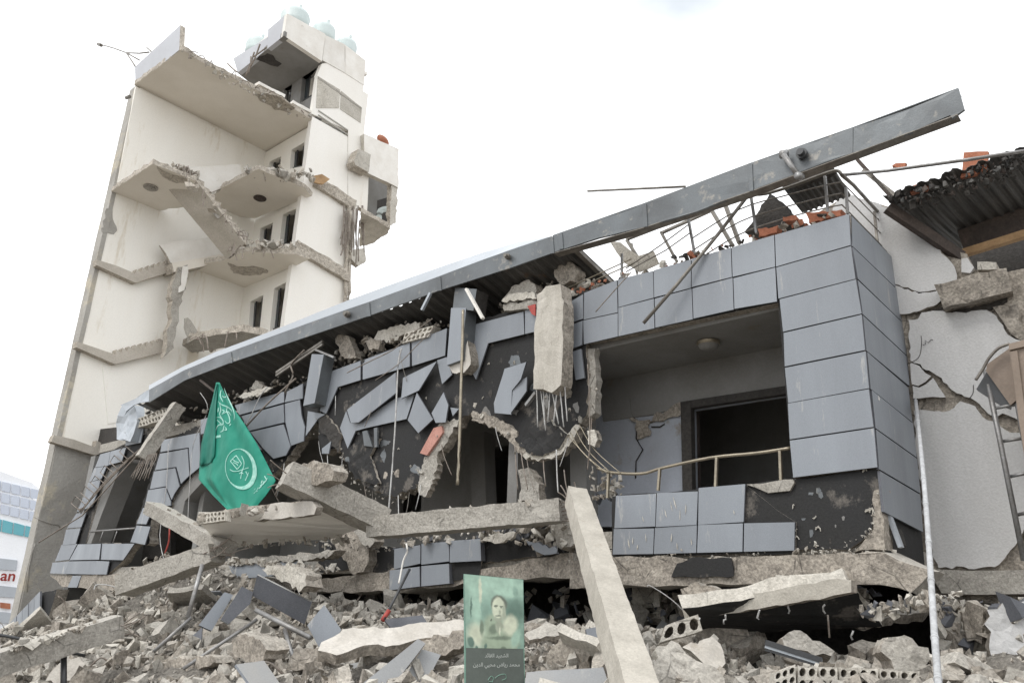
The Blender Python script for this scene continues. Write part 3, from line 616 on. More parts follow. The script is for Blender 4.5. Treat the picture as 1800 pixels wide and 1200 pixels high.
slab('backing_wall', [(1076, 872), (1312, 853), (1400, 918), (1398, 972), (1076, 978)], ww(-.05), .25, ['black', 'broken'], bd, jag=(.3, .02))
slab('exposed_column', [(1536, 862), (1548, 858), (1556, 966), (1500, 970), (1520, 948), (1536, 930)], ww(-.04), .3, ['broken'], bd, jag=(.12, .02))
slab('parapet_cap', [(1312, 851), (1394, 842), (1396, 848), (1388, 862), (1350, 866), (1330, 857)], ww(-.02), .2, ['conc', 'broken'], bd, jag=(.12, .015))
# side of the balcony box
slab('side_backing', [(1497, 378), (1577, 460), (1626, 1000), (1556, 968)], ('u', .04), .1, ['black', 'broken'], bd)
slab('backing_wall', [(118, 1005), (142, 926), (160, 880), (176, 815), (200, 790), (262, 760), (262, 790), (190, 820), (150, 955), (235, 955), (217, 984), (190, 1008)], ww(-.07), .22, ['black', 'broken'], bd, jag=(.3, .03))
# --- cladding tiles, every one its own part
def tile(pts, off=0.0, spec=None, th=.028, mt='tile', tilt=.008):
    spec = spec or ww(off); p0, n = pl(spec)
    a = [px(x, y, spec) for x, y in pts]; c = sum(a)/len(a)
    tv = np.array([rng.uniform(-1, 1) for _ in range(3)]); tv -= n*(tv@n)
    dz = rng.uniform(-.003, .006)
    a = [q+n*((q-c)@tv*tilt+dz) for q in a]
    a = [c+(q-c)*.994 for q in a]
    mb = prism(MB(), [a], n, th, None, 0, 1); return mb.build('cladding_tile', [mt, 'tile_edge'], bd)
front = [[(1362, 413), (1493, 376), (1496, 431), (1364, 469)], [(1364, 470), (1496, 432), (1504, 490), (1368, 525)], [(1370, 526), (1505, 491), (1515, 551), (1376, 583)], [(1377, 585), (1515, 552.5), (1521, 615), (1379, 644)],
 [(1379, 646), (1522, 617), (1528, 682), (1385, 708)], [(1385, 709), (1528, 683.5), (1536, 750), (1388, 772)], [(1388, 774), (1537, 752), (1543, 821), (1394, 839)],
 [(1286, 435), (1361, 413), (1363, 469), (1288, 487)], [(1216, 455), (1285, 435), (1287, 487), (1216, 505)], [(1149, 475), (1215, 456), (1215, 506), (1150, 523)], [(1086, 491), (1148, 476), (1149, 523), (1087, 540)], [(1027, 515), (1085, 492), (1086, 549), (1026, 562)],
 [(1289, 489), (1363, 470), (1366, 530), (1291, 543)], [(1217, 507), (1288, 488), (1290, 544), (1219, 560)], [(1151, 525), (1216, 507), (1218, 561), (1152, 576)], [(1087, 541), (1150, 525), (1151, 577), (1087, 591)], [(1025, 563), (1086, 550), (1086, 591), (1026, 605)],
 [(1003, 530), (1025, 517), (1025, 560), (1004, 567)], [(1006, 570), (1024, 563), (1023, 606), (1007, 612)], [(1006, 618), (1022, 613), (1028, 664), (1012, 668)],
 [(1083, 871), (1154, 867), (1152, 925), (1080, 928)], [(1155, 866), (1227, 863), (1225, 922), (1153, 926)], [(1228, 857), (1310, 850), (1307, 917), (1227, 922)], [(1079, 929), (1150, 928), (1148, 973), (1077, 974)], [(1151, 927), (1225, 922), (1224, 971), (1149, 973)], [(1227, 922), (1306, 919), (1305, 969), (1225, 971)], [(1308, 919), (1397, 917), (1396, 967), (1307, 969)]]
for q in front: tile(q)
side = [[(1497, 379), (1576, 459), (1578, 508), (1498, 432)], [(1498, 434), (1578, 510), (1588, 568), (1507, 490)], [(1507, 492), (1589, 570), (1594, 625), (1516, 552)], [(1517, 554), (1594, 627), (1598, 679), (1523, 616)], [(1524, 618), (1598, 681), (1605, 742), (1530, 683)],
 [(1531, 685), (1605, 744), (1612, 804), (1538, 752)], [(1539, 754), (1612, 806), (1618, 867), (1545, 824)], [(1546, 827), (1618, 869), (1623, 935), (1553, 899)]]
for q in side: tile(q, spec=('u', -.012), tilt=.004)
mid = [[(576, 654), (635, 634), (635, 668), (594, 680), (573, 727), (562, 722), (570, 670)], [(637, 633), (721, 602), (721, 644), (637, 667)], [(723, 601), (787, 577), (783, 625), (723, 643)],
 [(500, 709), (527, 702), (530, 730), (536, 750), (534, 775), (511, 783), (501, 742)], [(505, 688), (532, 674), (532, 700), (501, 707)], [(541, 722), (572, 728), (560, 735), (537, 766)],
 [(768, 633), (785, 627), (794, 658), (777, 675)], [(833, 570), (920, 547), (922, 587), (858, 603), (837, 667), (825, 647), (828, 627)], [(923, 546), (943, 540), (943, 582), (923, 587)],
 [(632, 741), (695, 700), (729, 692), (715, 736), (644, 752), (626, 757)], [(609, 722), (616, 743), (638, 743), (625, 757), (611, 788), (598, 752)], [(792, 716), (807, 718), (796, 731)], [(566, 788), (582, 775), (578, 797), (566, 797)],
 [(412, 712), (500, 688), (500, 693), (500, 707), (420, 729)], [(424, 731), (499, 710), (500, 742), (437, 757)], [(440, 759), (498, 745), (511, 784), (503, 800), (481, 806), (463, 788)], [(419, 762), (438, 759), (460, 790), (440, 795)],
 [(285, 773), (351, 760), (352, 820), (335, 834), (332, 786), (282, 794)], [(281, 797), (330, 788), (333, 835), (318, 850), (310, 820), (272, 826)], [(270, 828), (308, 822), (316, 854), (307, 867), (302, 878), (292, 854), (263, 859)], [(261, 861), (291, 856), (300, 880), (300, 888), (254, 890)],
 [(251, 892), (262, 892), (264, 904), (257, 921), (240, 920)], [(240, 923), (265, 925), (255, 957), (229, 952)], [(353, 738), (366, 733), (366, 760), (353, 763)],
 [(176, 798), (194, 793), (190, 818), (167, 821)], [(195, 793), (222, 786), (214, 811), (191, 817)], [(166, 822), (188, 819), (178, 841), (156, 847)], [(155, 848), (177, 842), (170, 868), (148, 874)], [(146, 875), (171, 867), (162, 890), (135, 900)], [(134, 902), (152, 900), (143, 926), (117, 928)], [(116, 930), (142, 928), (134, 955), (110, 958)],
 [(108, 957), (136, 955), (121, 983), (96, 986)], [(137, 956), (178, 955), (175, 983), (122, 984)], [(179, 955), (238, 955), (217, 984), (176, 983)], [(92, 988), (121, 986), (114, 1008), (88, 1007)], [(122, 986), (168, 985), (166, 1009), (115, 1008)], [(169, 985), (192, 986), (187, 1009), (167, 1009)],
 [(128, 1011), (142, 1011), (135, 1032), (119, 1032)], [(221, 756), (253, 752), (248, 778), (220, 783)],
 [(693, 964), (739, 957), (739, 990), (693, 1000)], [(741, 955), (789, 951), (790, 986), (741, 992)], [(791, 950), (844, 946), (846, 985), (791, 988)], [(685, 1002), (737, 995), (738, 1030), (685, 1037)], [(740, 994), (790, 990), (791, 1025), (740, 1030)]]
for q in mid: tile(q, .09 if (q[0][1] > 940 and 680 < q[0][0] < 850) else 0, tilt=.02, th=.1 if (q[0][1] > 940 and 680 < q[0][0] < 850) else .028)
loose = [([(624, 708), (691, 658), (696, 654), (697, 690), (630, 742), (616, 743), (609, 720)], .1), ([(709, 664), (766, 634), (736, 686), (706, 701)], .08), ([(733, 690), (762, 737), (735, 761), (716, 738)], .06),
         ([(780, 689), (788, 712), (783, 742), (766, 743), (759, 726)], .05), ([(888, 648), (928, 637), (917, 667), (900, 686), (897, 728), (867, 725), (866, 708), (885, 657)], .12), ([(917, 668), (926, 662), (925, 687), (899, 726), (902, 686)], .09)]
for q, o_ in loose: tile(q, o_, tilt=.08)
# --- projecting pilaster stumps clad in tile
for pts, off, th in (([(548, 622), (569, 623), (553, 708), (533, 713)], .27, .27), ([(793, 541), (819, 541), (812, 632), (785, 642)], .27, .27)):
    slab('pilaster_face', pts, ww(off), th, ['tile', 'fascia'], bd)
slab('pilaster_head', [(800, 505), (838, 508), (832, 546), (796, 541)], ww(.26), .3, ['fascia', 'dark'], bd)
slab('pilaster_end', [(786, 640), (812, 630), (822, 598), (827, 640), (815, 655), (795, 655)], ww(.2), .2, ['slabw', 'broken'], bd, jag=(.1, .02))
# --- slab edges and floor band
slab('floor_beam', [(1000, 985), (1075, 980), (1395, 976), (1500, 972), (1556, 968), (1640, 1000), (1600, 1040), (1548, 1026), (1300, 1026), (1120, 1030), (1000, 1032)], ww(.02), .5, ['broken', 'conc'], bd, jag=(.25, .02), rough=(.16, .03))
slab('backing_patch', [(1190, 990), (1215, 980), (1285, 980), (1290, 1012), (1180, 1014)], ww(.06), .03, 'black', bd, jag=(.1, .012))
slab('floor_beam', [(420, 1010), (560, 1020), (690, 1000), (850, 1000), (1005, 972), (1010, 1012), (860, 1022), (700, 1040), (560, 1040), (420, 1030)], ww(0), .5, ['broken', 'conc'], bd, jag=(.25, .02), rough=(.16, .04))
slab('floor_beam', [(88, 1010), (190, 1010), (300, 1005), (300, 1030), (215, 1040), (110, 1030)], ww(-.04), .5, ['broken', 'conc'], bd, jag=(.25, .02), rough=(.2, .03))
slab('backing_wall', [(560, 950), (693, 962), (846, 946), (1005, 940), (1000, 972), (850, 990), (700, 1010), (620, 1000), (560, 1005)], ww(-.04), .2, ['black', 'broken'], bd, jag=(.15, .02))
slab('backing_wall', [(790, 990), (846, 986), (842, 1012), (792, 1022)], ww(.03), .03, ['black', 'broken'], bd, jag=(.1, .02))
# arcade interior: rear wall of the room with door openings
slab('arcade_wall', [(380, 700), (1060, 560), (1060, 960), (380, 980)], ww(-2.6), .15, ['inner'], bd, holes=[[(845, 790), (905, 775), (900, 905), (850, 910)], [(700, 820), (742, 812), (740, 905), (700, 908)]])
slab('inner_pier', [(826, 762), (850, 758), (855, 905), (830, 905)], ww(-1.6), .3, 'inner', bd)
slab('inner_pier', [(1000, 720), (1028, 700), (1032, 900), (1004, 905)], ww(-.9), .3, 'inner', bd)
slab('arch_lip', [(832, 722), (870, 732), (905, 755), (925, 790), (918, 800), (895, 775), (865, 750), (830, 738)], ww(-.02), .3, ['broken'], bd, jag=(.06, .035), rough=(.06, .02))
slab('arch_lip', [(770, 745), (790, 742), (812, 730), (790, 765), (768, 800), (755, 838), (735, 858), (745, 810)], ww(-.05), .2, ['conc', 'broken'], bd, jag=(.06, .04), rough=(.06, .02))
slab('brick_fragment', [(762, 752), (776, 748), (778, 760), (750, 800), (738, 796)], ww(0.0), .12, 'brick', bd)
slab('torn_skin', [(915, 790), (950, 800), (985, 790), (1003, 758), (1012, 745), (1020, 750), (1000, 785), (975, 802), (945, 810), (920, 802)], ww(-.03), .16, ['pale', 'broken'], bd, jag=(.06, .035), rough=(.06, .015))
slab('hanging_chunk', [(912, 825), (930, 822), (945, 850), (948, 880), (915, 882), (915, 850)], ww(0.0), .18, ['conc', 'broken'], bd, jag=(.08, .02), rough=(.1, .03))
slab('arch_ring', [(306, 872), (352, 824), (400, 800), (402, 815), (360, 842), (325, 880), (318, 915), (300, 905)], ww(-.1), .9, ['inner'], bd)
slab('inner_pier', [(345, 880), (362, 870), (352, 905), (330, 910)], ww(-1), .3, 'bluewall', bd)
slab('wing_reveal', [(171, 868), (195, 820), (215, 812), (180, 900), (160, 955), (143, 955), (155, 900)], ww(-.1), .5, 'inner', bd)
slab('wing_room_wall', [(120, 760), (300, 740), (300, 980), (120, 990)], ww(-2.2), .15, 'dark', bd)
slab('fallen_beam_stub', [(1535, 900), (1565, 905), (1580, 955), (1570, 965), (1540, 960)], ww(-.5), .3, 'dark', bd)
# adhesive blobs on the black backing
ab = MB()
for x, y in [(1432, 912), (1524, 900), (1530, 899), (1395, 892), (1440, 930), (1520, 828), (1400, 935), (1436, 960), (1400, 948), (1228, 996), (1230, 1004), (1228, 985), (1217, 1011), (596, 683), (618, 715), (622, 712), (700, 655), (750, 700), (860, 640), (905, 637), (905, 640), (760, 730), (690, 830), (720, 820), (640, 800), (660, 780), (700, 790), (880, 690), (850, 700), (960, 700), (970, 740), (1000, 720)]:
    c = px(x+rng.uniform(-2, 2), y, ww(-.045 if x > 1300 else -.06)); k = rng.randint(5, 8)
    q_ = .03 if x > 1100 else .02
    for _ in range(rng.randint(1, 3)):
        ring_ = [c+(U*math.cos(a)*rng.uniform(.5, 1)+Z*math.sin(a)*rng.uniform(.7, 1.5))*q_+(U*rng.uniform(-1, 1)+Z*rng.uniform(-1, 1))*.012 for a in np.linspace(0, rng.uniform(2, 5), k, endpoint=False)]
        tubem(ab, ring_, .006, 4)
tag(ab.build('adhesive_marks', 'pale', bd), kind='stuff')

tp_r = random.Random(31); hw2 = random.Random(8)
for i in range(34):
    x, y = tp_r.choice([(tp_r.uniform(590, 780), tp_r.uniform(700, 850)), (tp_r.uniform(830, 1020), tp_r.uniform(600, 780)), (tp_r.uniform(560, 700), tp_r.uniform(700, 840)), (tp_r.uniform(1400, 1535), tp_r.uniform(860, 960))])
    a_, k_ = tp_r.uniform(0, 6), tp_r.randint(4, 7); sx_, sy_ = tp_r.uniform(4, 16), tp_r.uniform(5, 20)
    if x > 1100: sx_, sy_ = sx_*.6, sy_*.5
    poly = [(x+math.cos(a_+2*math.pi*j/k_)*sx_*tp_r.uniform(.4, 1), y+math.sin(a_+2*math.pi*j/k_)*sy_*tp_r.uniform(.4, 1)) for j in range(k_)]
    inside = [q for q in poly if 560 < q[0] < 1540]
    hit = False; j_ = len(sub_mid)-1
    for ii in range(len(sub_mid)):
        if (sub_mid[ii][1] > y) != (sub_mid[j_][1] > y) and x < (sub_mid[j_][0]-sub_mid[ii][0])*(y-sub_mid[ii][1])/(sub_mid[j_][1]-sub_mid[ii][1])+sub_mid[ii][0]: hit = not hit
        j_ = ii
    if not hit and x < 1100: continue
    slab('torn_patch', poly, ww(-.058 if x > 1100 else -.066), .004, [tp_r.choice(['broken', 'inner', 'fascia', 'dark', 'dark'])], bd, jag=(.04, .012))
def crumbs(path, wv, n, s0, s1, seed, spread=.06):
    q_ = random.Random(seed); o = []
    P_ = [px(x, y, ww(wv)) for x, y in path]
    for _ in range(n):
        i = q_.randrange(len(P_)-1); t = q_.random(); o.append((P_[i]*(1-t)+P_[i+1]*t+np.array([q_.gauss(0, spread) for _ in range(3)]), s0*(s1/s0)**(q_.random()**1.8)))
    return o
cr1 = crumbs([(830, 722), (870, 738), (900, 758), (918, 785), (940, 800), (985, 792), (1005, 757), (1030, 735)], -.12, 150, .02, .11, 1)
cr1 += crumbs([(812, 735), (790, 760), (765, 792), (748, 842), (728, 860), (690, 872), (655, 862), (622, 838), (598, 782)], -.12, 150, .02, .11, 2)
cr1 += crumbs([(560, 772), (562, 745), (546, 735), (520, 785), (478, 835)], -.12, 50, .02, .1, 3)
cr1 += crumbs([(1400, 966), (1515, 950), (1533, 930), (1540, 862)], -.05, 60, .015, .06, 4, .03)
cr1 += crumbs([(1000, 985), (1080, 980), (1400, 975), (1556, 968)], -.02, 130, .02, .08, 5, .03)
cr1 += crumbs([(1046, 612), (1048, 690), (1040, 730)], -.15, 40, .015, .06, 6, .03)
pebbles('edge_crumbs', cr1, ['broken', 'conc', 'pale'], bd, seed=8)
slab('torn_skin', [(905, 770), (930, 748), (960, 738), (985, 752), (1000, 764), (984, 788), (950, 800), (925, 795)], ww(-.0), .08, ['black', 'pale'], bd, jag=(.06, .03), rough=(.07, .02))
slab('torn_skin', [(612, 790), (640, 765), (668, 770), (650, 800), (668, 850), (640, 846), (618, 820)], ww(.0), .05, ['black', 'broken'], bd, jag=(.06, .02), rough=(.08, .02))
slab('torn_skin', [(560, 722), (578, 735), (600, 765), (592, 795), (575, 770), (560, 750)], ww(-.02), .1, ['dark', 'broken'], bd, jag=(.06, .03), rough=(.08, .02))
slab('torn_skin', [(735, 850), (745, 815), (762, 800), (770, 815), (760, 850), (748, 872), (738, 868)], ww(-.03), .12, ['conc', 'broken'], bd, jag=(.05, .03), rough=(.06, .02))
slab('metal_bracket', [(657, 752), (663, 751), (663, 785), (658, 786)], ww(.03), .04, 'fascia', bd); slab('metal_bracket', [(637, 758), (645, 756), (655, 785), (640, 783)], ww(.03), .03, 'fascia', bd)
for pth in ([(1597, 640), (1612, 628), (1622, 605), (1618, 590)], [(1622, 605), (1640, 598)], [(1705, 702), (1712, 690), (1708, 676)]):
    tube('hairline_crack', wob(px(*pth[0], ww(-1.745)), px(*pth[-1], ww(-1.745)), 6, .03) if len(pth) < 3 else smooth_path([px(x+hw2.uniform(-3, 3), y, ww(-1.745)) for x, y in pth]), .004, 'dark', bd, 4)
hw_r = random.Random(5)
for i, (x, y, l) in enumerate([(905, 770, 90), (915, 780, 80), (925, 795, 70), (640, 850, 60), (655, 862, 45), (700, 868, 60), (720, 862, 90), (740, 845, 50), (560, 775, 50), (575, 790, 60), (1000, 760, 60), (870, 742, 50), (602, 800, 70), (500, 812, 60), (470, 832, 50),
                             (430, 795, 60), (775, 775, 60), (1040, 735, 90), (955, 805, 50), (660, 690, 60), (590, 690, 40), (430, 740, 40), (380, 745, 60), (700, 600, 70)]):
    dx = hw_r.uniform(-22, 22); o = tube('thin_wire', smooth_path([px(x, y, ww(-.1)), px(x+dx*.2, y+l*.35, ww(.05)), px(x+dx*.6, y+l*.7, ww(.12)), px(x+dx, y+l, ww(.1))]), hw_r.choice([.005, .007, .009]), hw_r.choice(['rust', 'cable', 'rust', 'rail']))
    tag(o, 'thin loose wire dangling from the torn facade edge', 'wire', 'loose wires along the torn facade')

# --- metal fascia and lean-to roof sheet
fs = thing('metal_roof_fascia', 'long grey metal fascia torn loose along the roof edge, right end jutting into the sky', 'fascia', px(900, 455, ww(.35)))
FT = [(238, 702), (280, 672), (347, 639), (480, 590), (600, 547), (700, 513), (820, 467), (900, 438), (970, 415), (1000, 402), (1100, 371), (1200, 331), (1400, 258), (1600, 191), (1684, 156)]
FB = [(262, 707), (285, 688), (347, 657), (480, 612), (600, 571), (700, 538), (820, 492), (900, 470), (970, 445), (1000, 430), (1100, 407), (1200, 382), (1400, 304), (1600, 233), (1671, 207), (1696, 193)]
def ip(L, x):
    for (a, b), (c, d) in zip(L, L[1:]):
        if x <= c: return b+(d-b)*(x-a)/(c-a)
    return L[-1][1]
segs = [262, 325, 402, 520, 645, 770, 895, 968]
for a, b in zip(segs, segs[1:]):
    slab('fascia_panel', [(a, ip(FT, a)), (b, ip(FT, b)), (b, ip(FB, b)), (a, ip(FB, a))], ww(.35+rng.uniform(-.004, .004)), .03, 'fascia', fs)
slab('fascia_panel', [(212, 712), (238, 701), (262, 684), (262, 706), (235, 712), (222, 722)], ww(.3), .04, 'flash', fs, rough=(.3, .05))
segs = [971, 1132, 1318, 1500, 1683]
for i, (a, b) in enumerate(zip(segs, segs[1:])):
    pts = [(a+.5, ip(FT, a)), ((a+b)/2, ip(FT, (a+b)/2)), (b-.5, ip(FT, b)), (b-.5, ip(FB, b)), ((a+b)/2, ip(FB, (a+b)/2)), (a+.5, ip(FB, a))]
    if i == 3: pts = [(a+.5, ip(FT, a)), (1600, 191), (1684, 156), (1696, 193), (1674, 208), (1671, 203), (1600, 233), (a+.5, ip(FB, a))]
    slab('fascia_panel', pts, ww(.35), .04, 'fascia', fs, rough=(.22, .009))
    # returns: bottom flange and top lip
    p1, p2 = px(pts[-1][0], pts[-1][1], ww(.35)), px(b, ip(FB, b), ww(.35))
    t1, t2 = px(a, ip(FT, a), ww(.35)), px(b, ip(FT, b), ww(.35))
    MB().add([p1, p2, p2-N*.16, p1-N*.16, p1-Z*.012, p2-Z*.012, p2-N*.16-Z*.012, p1-N*.16-Z*.012], [[0, 1, 2, 3], [7, 6, 5, 4], [0, 4, 5, 1], [2, 6, 7, 3]]).build('bottom_flange', 'rail', fs)
    MB().add([t1, t2, t2-N*.2, t1-N*.2, t1+Z*.012, t2+Z*.012, t2-N*.2+Z*.012, t1-N*.2+Z*.012], [[0, 1, 2, 3], [7, 6, 5, 4], [0, 4, 5, 1], [2, 6, 7, 3]]).build('top_lip', 'fascia', fs)
LT = [(280, 667), (347, 630), (480, 581), (600, 532), (700, 495), (820, 453), (900, 427), (935, 422), (970, 416)]
FT2 = [(x, ip(FT, x)) for x in range(262, 971, 59)]
up_ = [px(x, ip(LT, x), ww(.05)) for x in [q[0] for q in FT2]]; lo_ = [px(x, y, ww(.34)) for x, y in FT2]; k = len(up_)
MB().add(up_+lo_+[q-Z*.02 for q in up_+lo_], [[i, i+1, k+i+1, k+i] for i in range(k-1)]+[[2*k+i+1, 2*k+i, 3*k+i, 3*k+i+1] for i in range(k-1)]).build('top_flashing', 'flash', fs)  # paler metal puts the sky-facing strip's brightness into its colour
for x in (402, 645, 770, 968, 984, 1132, 1318): 
    slab('joint_cover', [(x-3, ip(FT, x)+1), (x+4, ip(FT, x)), (x+6, ip(FB, x)-1), (x-1, ip(FB, x))], ww(.365), .02, 'fascia', fs)
for x, y, r_ in ((612, 553, .07), (894, 452, .05), (1411, 272, .07)):
    c = px(x, y, ww(.38)); mb = MB(); tubem(mb, [c, c+N*.05], r_, 14); tubem(mb, [c+N*.05, c+N*.1], r_*.65, 14); mb.build('lamp_fitting', 'frame' if x > 1000 else 'rail', fs)
# corrugated roof sheet behind the fascia
def corr(name, front, back, mt, parent, waves, amp=.035, sub=6, tear=0, th=.004):
    """front/back: functions t->point; ridges run from front to back"""
    n = waves*sub; rows = 10; V = []; r = random.Random(5)
    for j in range(rows+1):
        for i in range(n+1):
            t = i/n; a, b = np.array(front(t)), np.array(back(t)); s_ = j/rows
            if tear and j == 0: s_ += -tear*.5+tear*noise.noise(Vector((i*.13, 0, 3)))
            ph = (i % sub)/sub; hgt = amp*(1 if ph < .35 else (0 if ph > .5 else .5)) 
            V.append(a+(b-a)*s_+Z*hgt+np.array(noise.noise_vector(Vector(a+(b-a)*s_)*.8))*.03)
    o = MB().add(V, [[j*(n+1)+i, j*(n+1)+i+1, (j+1)*(n+1)+i+1, (j+1)*(n+1)+i] for j in range(rows) for i in range(n)]).build(name, mt, parent)
    s_ = o.modifiers.new('thick', 'SOLIDIFY'); s_.thickness = th; return o
FB2 = FB[:10]
def frt(t): x = 240+(1008-240)*t; return px(x, ip([(238, 712)]+FB2, x), ww(.3))
def bck(t): q = frt(t); return q-N*5.0-Z*(1.15+.1*math.sin(t*9))
corr('roof_sheet', frt, bck, 'corr', fs, 46, .045)
barm(MB(), frt(1)+U*.02-Z*.02, bck(1)-Z*.02+U*.02, .08, .06).build('sheet_edge_trim', 'rail', fs)

# ================================================================== RIGHT-HAND WING WALL
rw = thing('cracked_stucco_wall', 'tall pale grey stuccoed wall with wide diagonal cracks, right of the tiled balcony', 'wall', P(-1.2, -1.9, 0))
WS = ww(-1.75)
slab('wall_core', [(1440, 372), (1482, 344), (1500, 345), (1560, 367), (1640, 430), (1700, 448), (1712, 475), (1770, 480), (2250, 400), (2250, 1060), (1620, 1060), (1560, 700)], ww(-1.83), .3, ['broken', 'broken'], rw, jag=(.3, .03), rough=(.22, .035))
slab('stucco', [(1455, 378), (1482, 342), (1500, 343), (1560, 365), (1600, 390), (1640, 425), (1665, 453), (1681, 478), (1682, 492), (1672, 503), (1664, 505), (1640, 510), (1615, 513), (1596, 505), (1572, 499), (1565, 450)], WS, .04, ['stucco', 'broken'], rw, jag=(.07, .02))
slab('stucco', [(1574, 502), (1596, 508), (1615, 516), (1640, 513), (1663, 508), (1660, 516), (1652, 530), (1640, 538), (1620, 545), (1606, 548), (1590, 552), (1580, 552)], WS, .04, ['stucco', 'broken'], rw, jag=(.06, .016))
slab('stucco', [(1597, 562), (1614, 560), (1620, 549), (1640, 546), (1690, 549), (1735, 545), (1752, 556), (1765, 578), (1778, 592), (1800, 600), (2250, 610), (2250, 740), (1790, 738), (1762, 726), (1748, 732), (1737, 727), (1722, 710), (1706, 699), (1682, 691), (1668, 680), (1655, 664), (1640, 655), (1627, 650), (1618, 640), (1600, 633)], WS, .045, ['stucco', 'broken'], rw, jag=(.06, .016))
slab('stucco', [(1600, 637), (1616, 643), (1626, 655), (1637, 661), (1625, 672), (1614, 678), (1603, 675)], WS, .045, ['stucco', 'broken'], rw, jag=(.08, .008))
slab('stucco', [(1604, 678), (1616, 681), (1628, 675), (1640, 664), (1650, 680), (1662, 698), (1640, 697), (1615, 700), (1605, 700)], WS, .045, ['stucco', 'broken'], rw, jag=(.08, .008))
slab('stucco', [(1606, 722), (1618, 720), (1650, 722), (1668, 722), (1688, 705), (1705, 710), (1718, 720), (1735, 738), (1745, 740), (1752, 745), (1775, 760), (2250, 770), (2250, 900), (1800, 930), (1790, 950), (1770, 975), (1748, 996), (1650, 998), (1628, 940), (1612, 800)], WS, .045, ['stucco', 'broken'], rw, jag=(.07, .02))
beam('tilted_lintel', px(1655, 528, ww(-1.7)), px(1775, 498, ww(-1.75)), .35, .33, 'broken', rw, rough=(.12, .035))
slab('gap_shadow_core', [(1640, 545), (1690, 530), (1770, 512), (1770, 530), (1740, 545), (1690, 550)], ww(-1.8), .1, 'dark', rw)  # dark slab painting the shade inside the wall gap
slab('block_fragment', [(1718, 460), (1751, 461), (1752, 473), (1718, 474)], ww(-1.7), .25, ['conc', 'broken'], rw, jag=(.1, .01))
slab('stucco_flake', [(1690, 455), (1700, 453), (1712, 470), (1705, 480), (1690, 478)], ww(-1.7), .05, 'stucco', rw, jag=(.08, .01))
slab('wall_chunk', [(1742, 540), (1790, 535), (1800, 600), (1775, 588), (1760, 560)], ww(-1.74), .1, ['broken'], rw, jag=(.1, .03), rough=(.12, .03))
slab('base_beam', [(1630, 1002), (2250, 1000), (2250, 1046), (1655, 1044)], ww(-1.6), .4, ['conc', 'broken'], rw, jag=(.3, .02), rough=(.2, .03))
gb('rear_mass', -6, -.3, -7, -2.3, 0, 6.2, 'stucco', rw)

# lean-to roof of the right wing
lr = thing('charred_lean_to_roof', 'charred corrugated lean-to roof with ragged edge above the cracked stucco wall', 'roof', P(-1.5, -2, 7))
def rf(t): x = 1555+(1830-1555)*t; return px(x, 350-85*(x-1560)/240, ww(-1.2))
def rb(t): q = rf(t); return q-N*2.6-Z*(.75)
def rb(t): x = 1668+(1900-1668)*t; return px(x, 446-60*(x-1680)/120*.62, ww(-2.9))
corr('roof_sheet', rf, rb, 'corr', lr, 13, .035, tear=.06)
ed = MB(); r = random.Random(3)
pe = strew([(1560, 352), (1600, 332), (1640, 322), (1700, 300), (1760, 282), (1810, 262), (1810, 290), (1700, 330), (1600, 365)], ww(-1.2), 260, .03, .11, 9)
o = pebbles('charred_edge_debris', pe, ['wooddark', 'dark', 'dark', 'corr'], lr, seed=9)
barm(MB(), px(1560, 365, ww(-1.3)), px(1690, 452, ww(-1.9)), .1, .14).build('edge_batten', 'wooddark', lr)
barm(MB(), px(1688, 447, ww(-2.2)), px(1840, 400, ww(-2.2)), .1, .1).build('timber_batten', 'wood', lr)
barm(MB(), px(1690, 425, ww(-2.4)), px(1840, 372, ww(-2.4)), .1, .32).build('dark_rafter', 'wooddark', lr)
for (a, b, c_) in (((1508, 282), (1572, 352), 'wooddark'), ((1518, 300), (1582, 350), 'rail')):
    barm(MB(), px(*a, ww(-1.3)), px(*b, ww(-1.3)), .07, .05).build('broken_strut', c_, lr)
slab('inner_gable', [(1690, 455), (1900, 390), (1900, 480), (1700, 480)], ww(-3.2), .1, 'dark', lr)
for pts, lb in (([(1694, 268), (1737, 266), (1734, 298), (1716, 306), (1688, 313)], 'broad upright terracotta roof tile at the lean-to roof edge'),
                ([(1594, 330), (1632, 318), (1636, 322), (1628, 333), (1602, 342)], 'broken terracotta piece lying on the charred lean-to edge'),
                ([(1568, 291), (1574, 287), (1592, 286), (1590, 293), (1578, 295)], 'small terracotta flake caught on the long thin pipe')):
    o = slab('roof_tile', pts, ww(-1.25), .06, 'orange', None, jag=(.12, .01)); tag(o, lb, 'roof tile')

# ================================================================== ROOF EDGE RAILS AND DEBRIS
rl = thing('roof_railing', 'bent grey rooftop railing with thin wires, wrapping the tiled corner', 'railing', px(1490, 372, ww(-.1)))
RP = ww(-.12)
tube('top_rail', smooth_path([px(1316, 342, RP), px(1345, 341, RP), px(1395, 326, RP), px(1440, 309, RP), px(1470, 300, RP), px(1480, 308, RP)]), .022, 'rail', rl, 8)
tube('fallen_top_rail', [px(1316, 342, RP), px(1262, 412, ww(0)), px(1190, 500, ww(.15)), px(1131, 568, ww(.25))], .026, 'rail', rl, 8)
sp_ = ('u', .1)
tube('top_rail', [px(1480, 308, RP), px(1500, 325, sp_), px(1550, 380, sp_)], .025, 'rail', rl, 8)
for i, y0 in enumerate((322, 341, 363)):
    tube('rail_wire', smooth_path([px(1215, 420+i*22, RP), px(1300, 378+y0*.0+i*22-10, RP), px(1380, 350+i*20-6, RP), px(1450, 327+i*20-1, RP), px(1480, 320+i*20, RP)]), .009, 'rail', rl)
    tube('rail_wire', [px(1480, 320+i*20, RP), px(1552, 394+i*20, sp_)], .009, 'rail', rl)
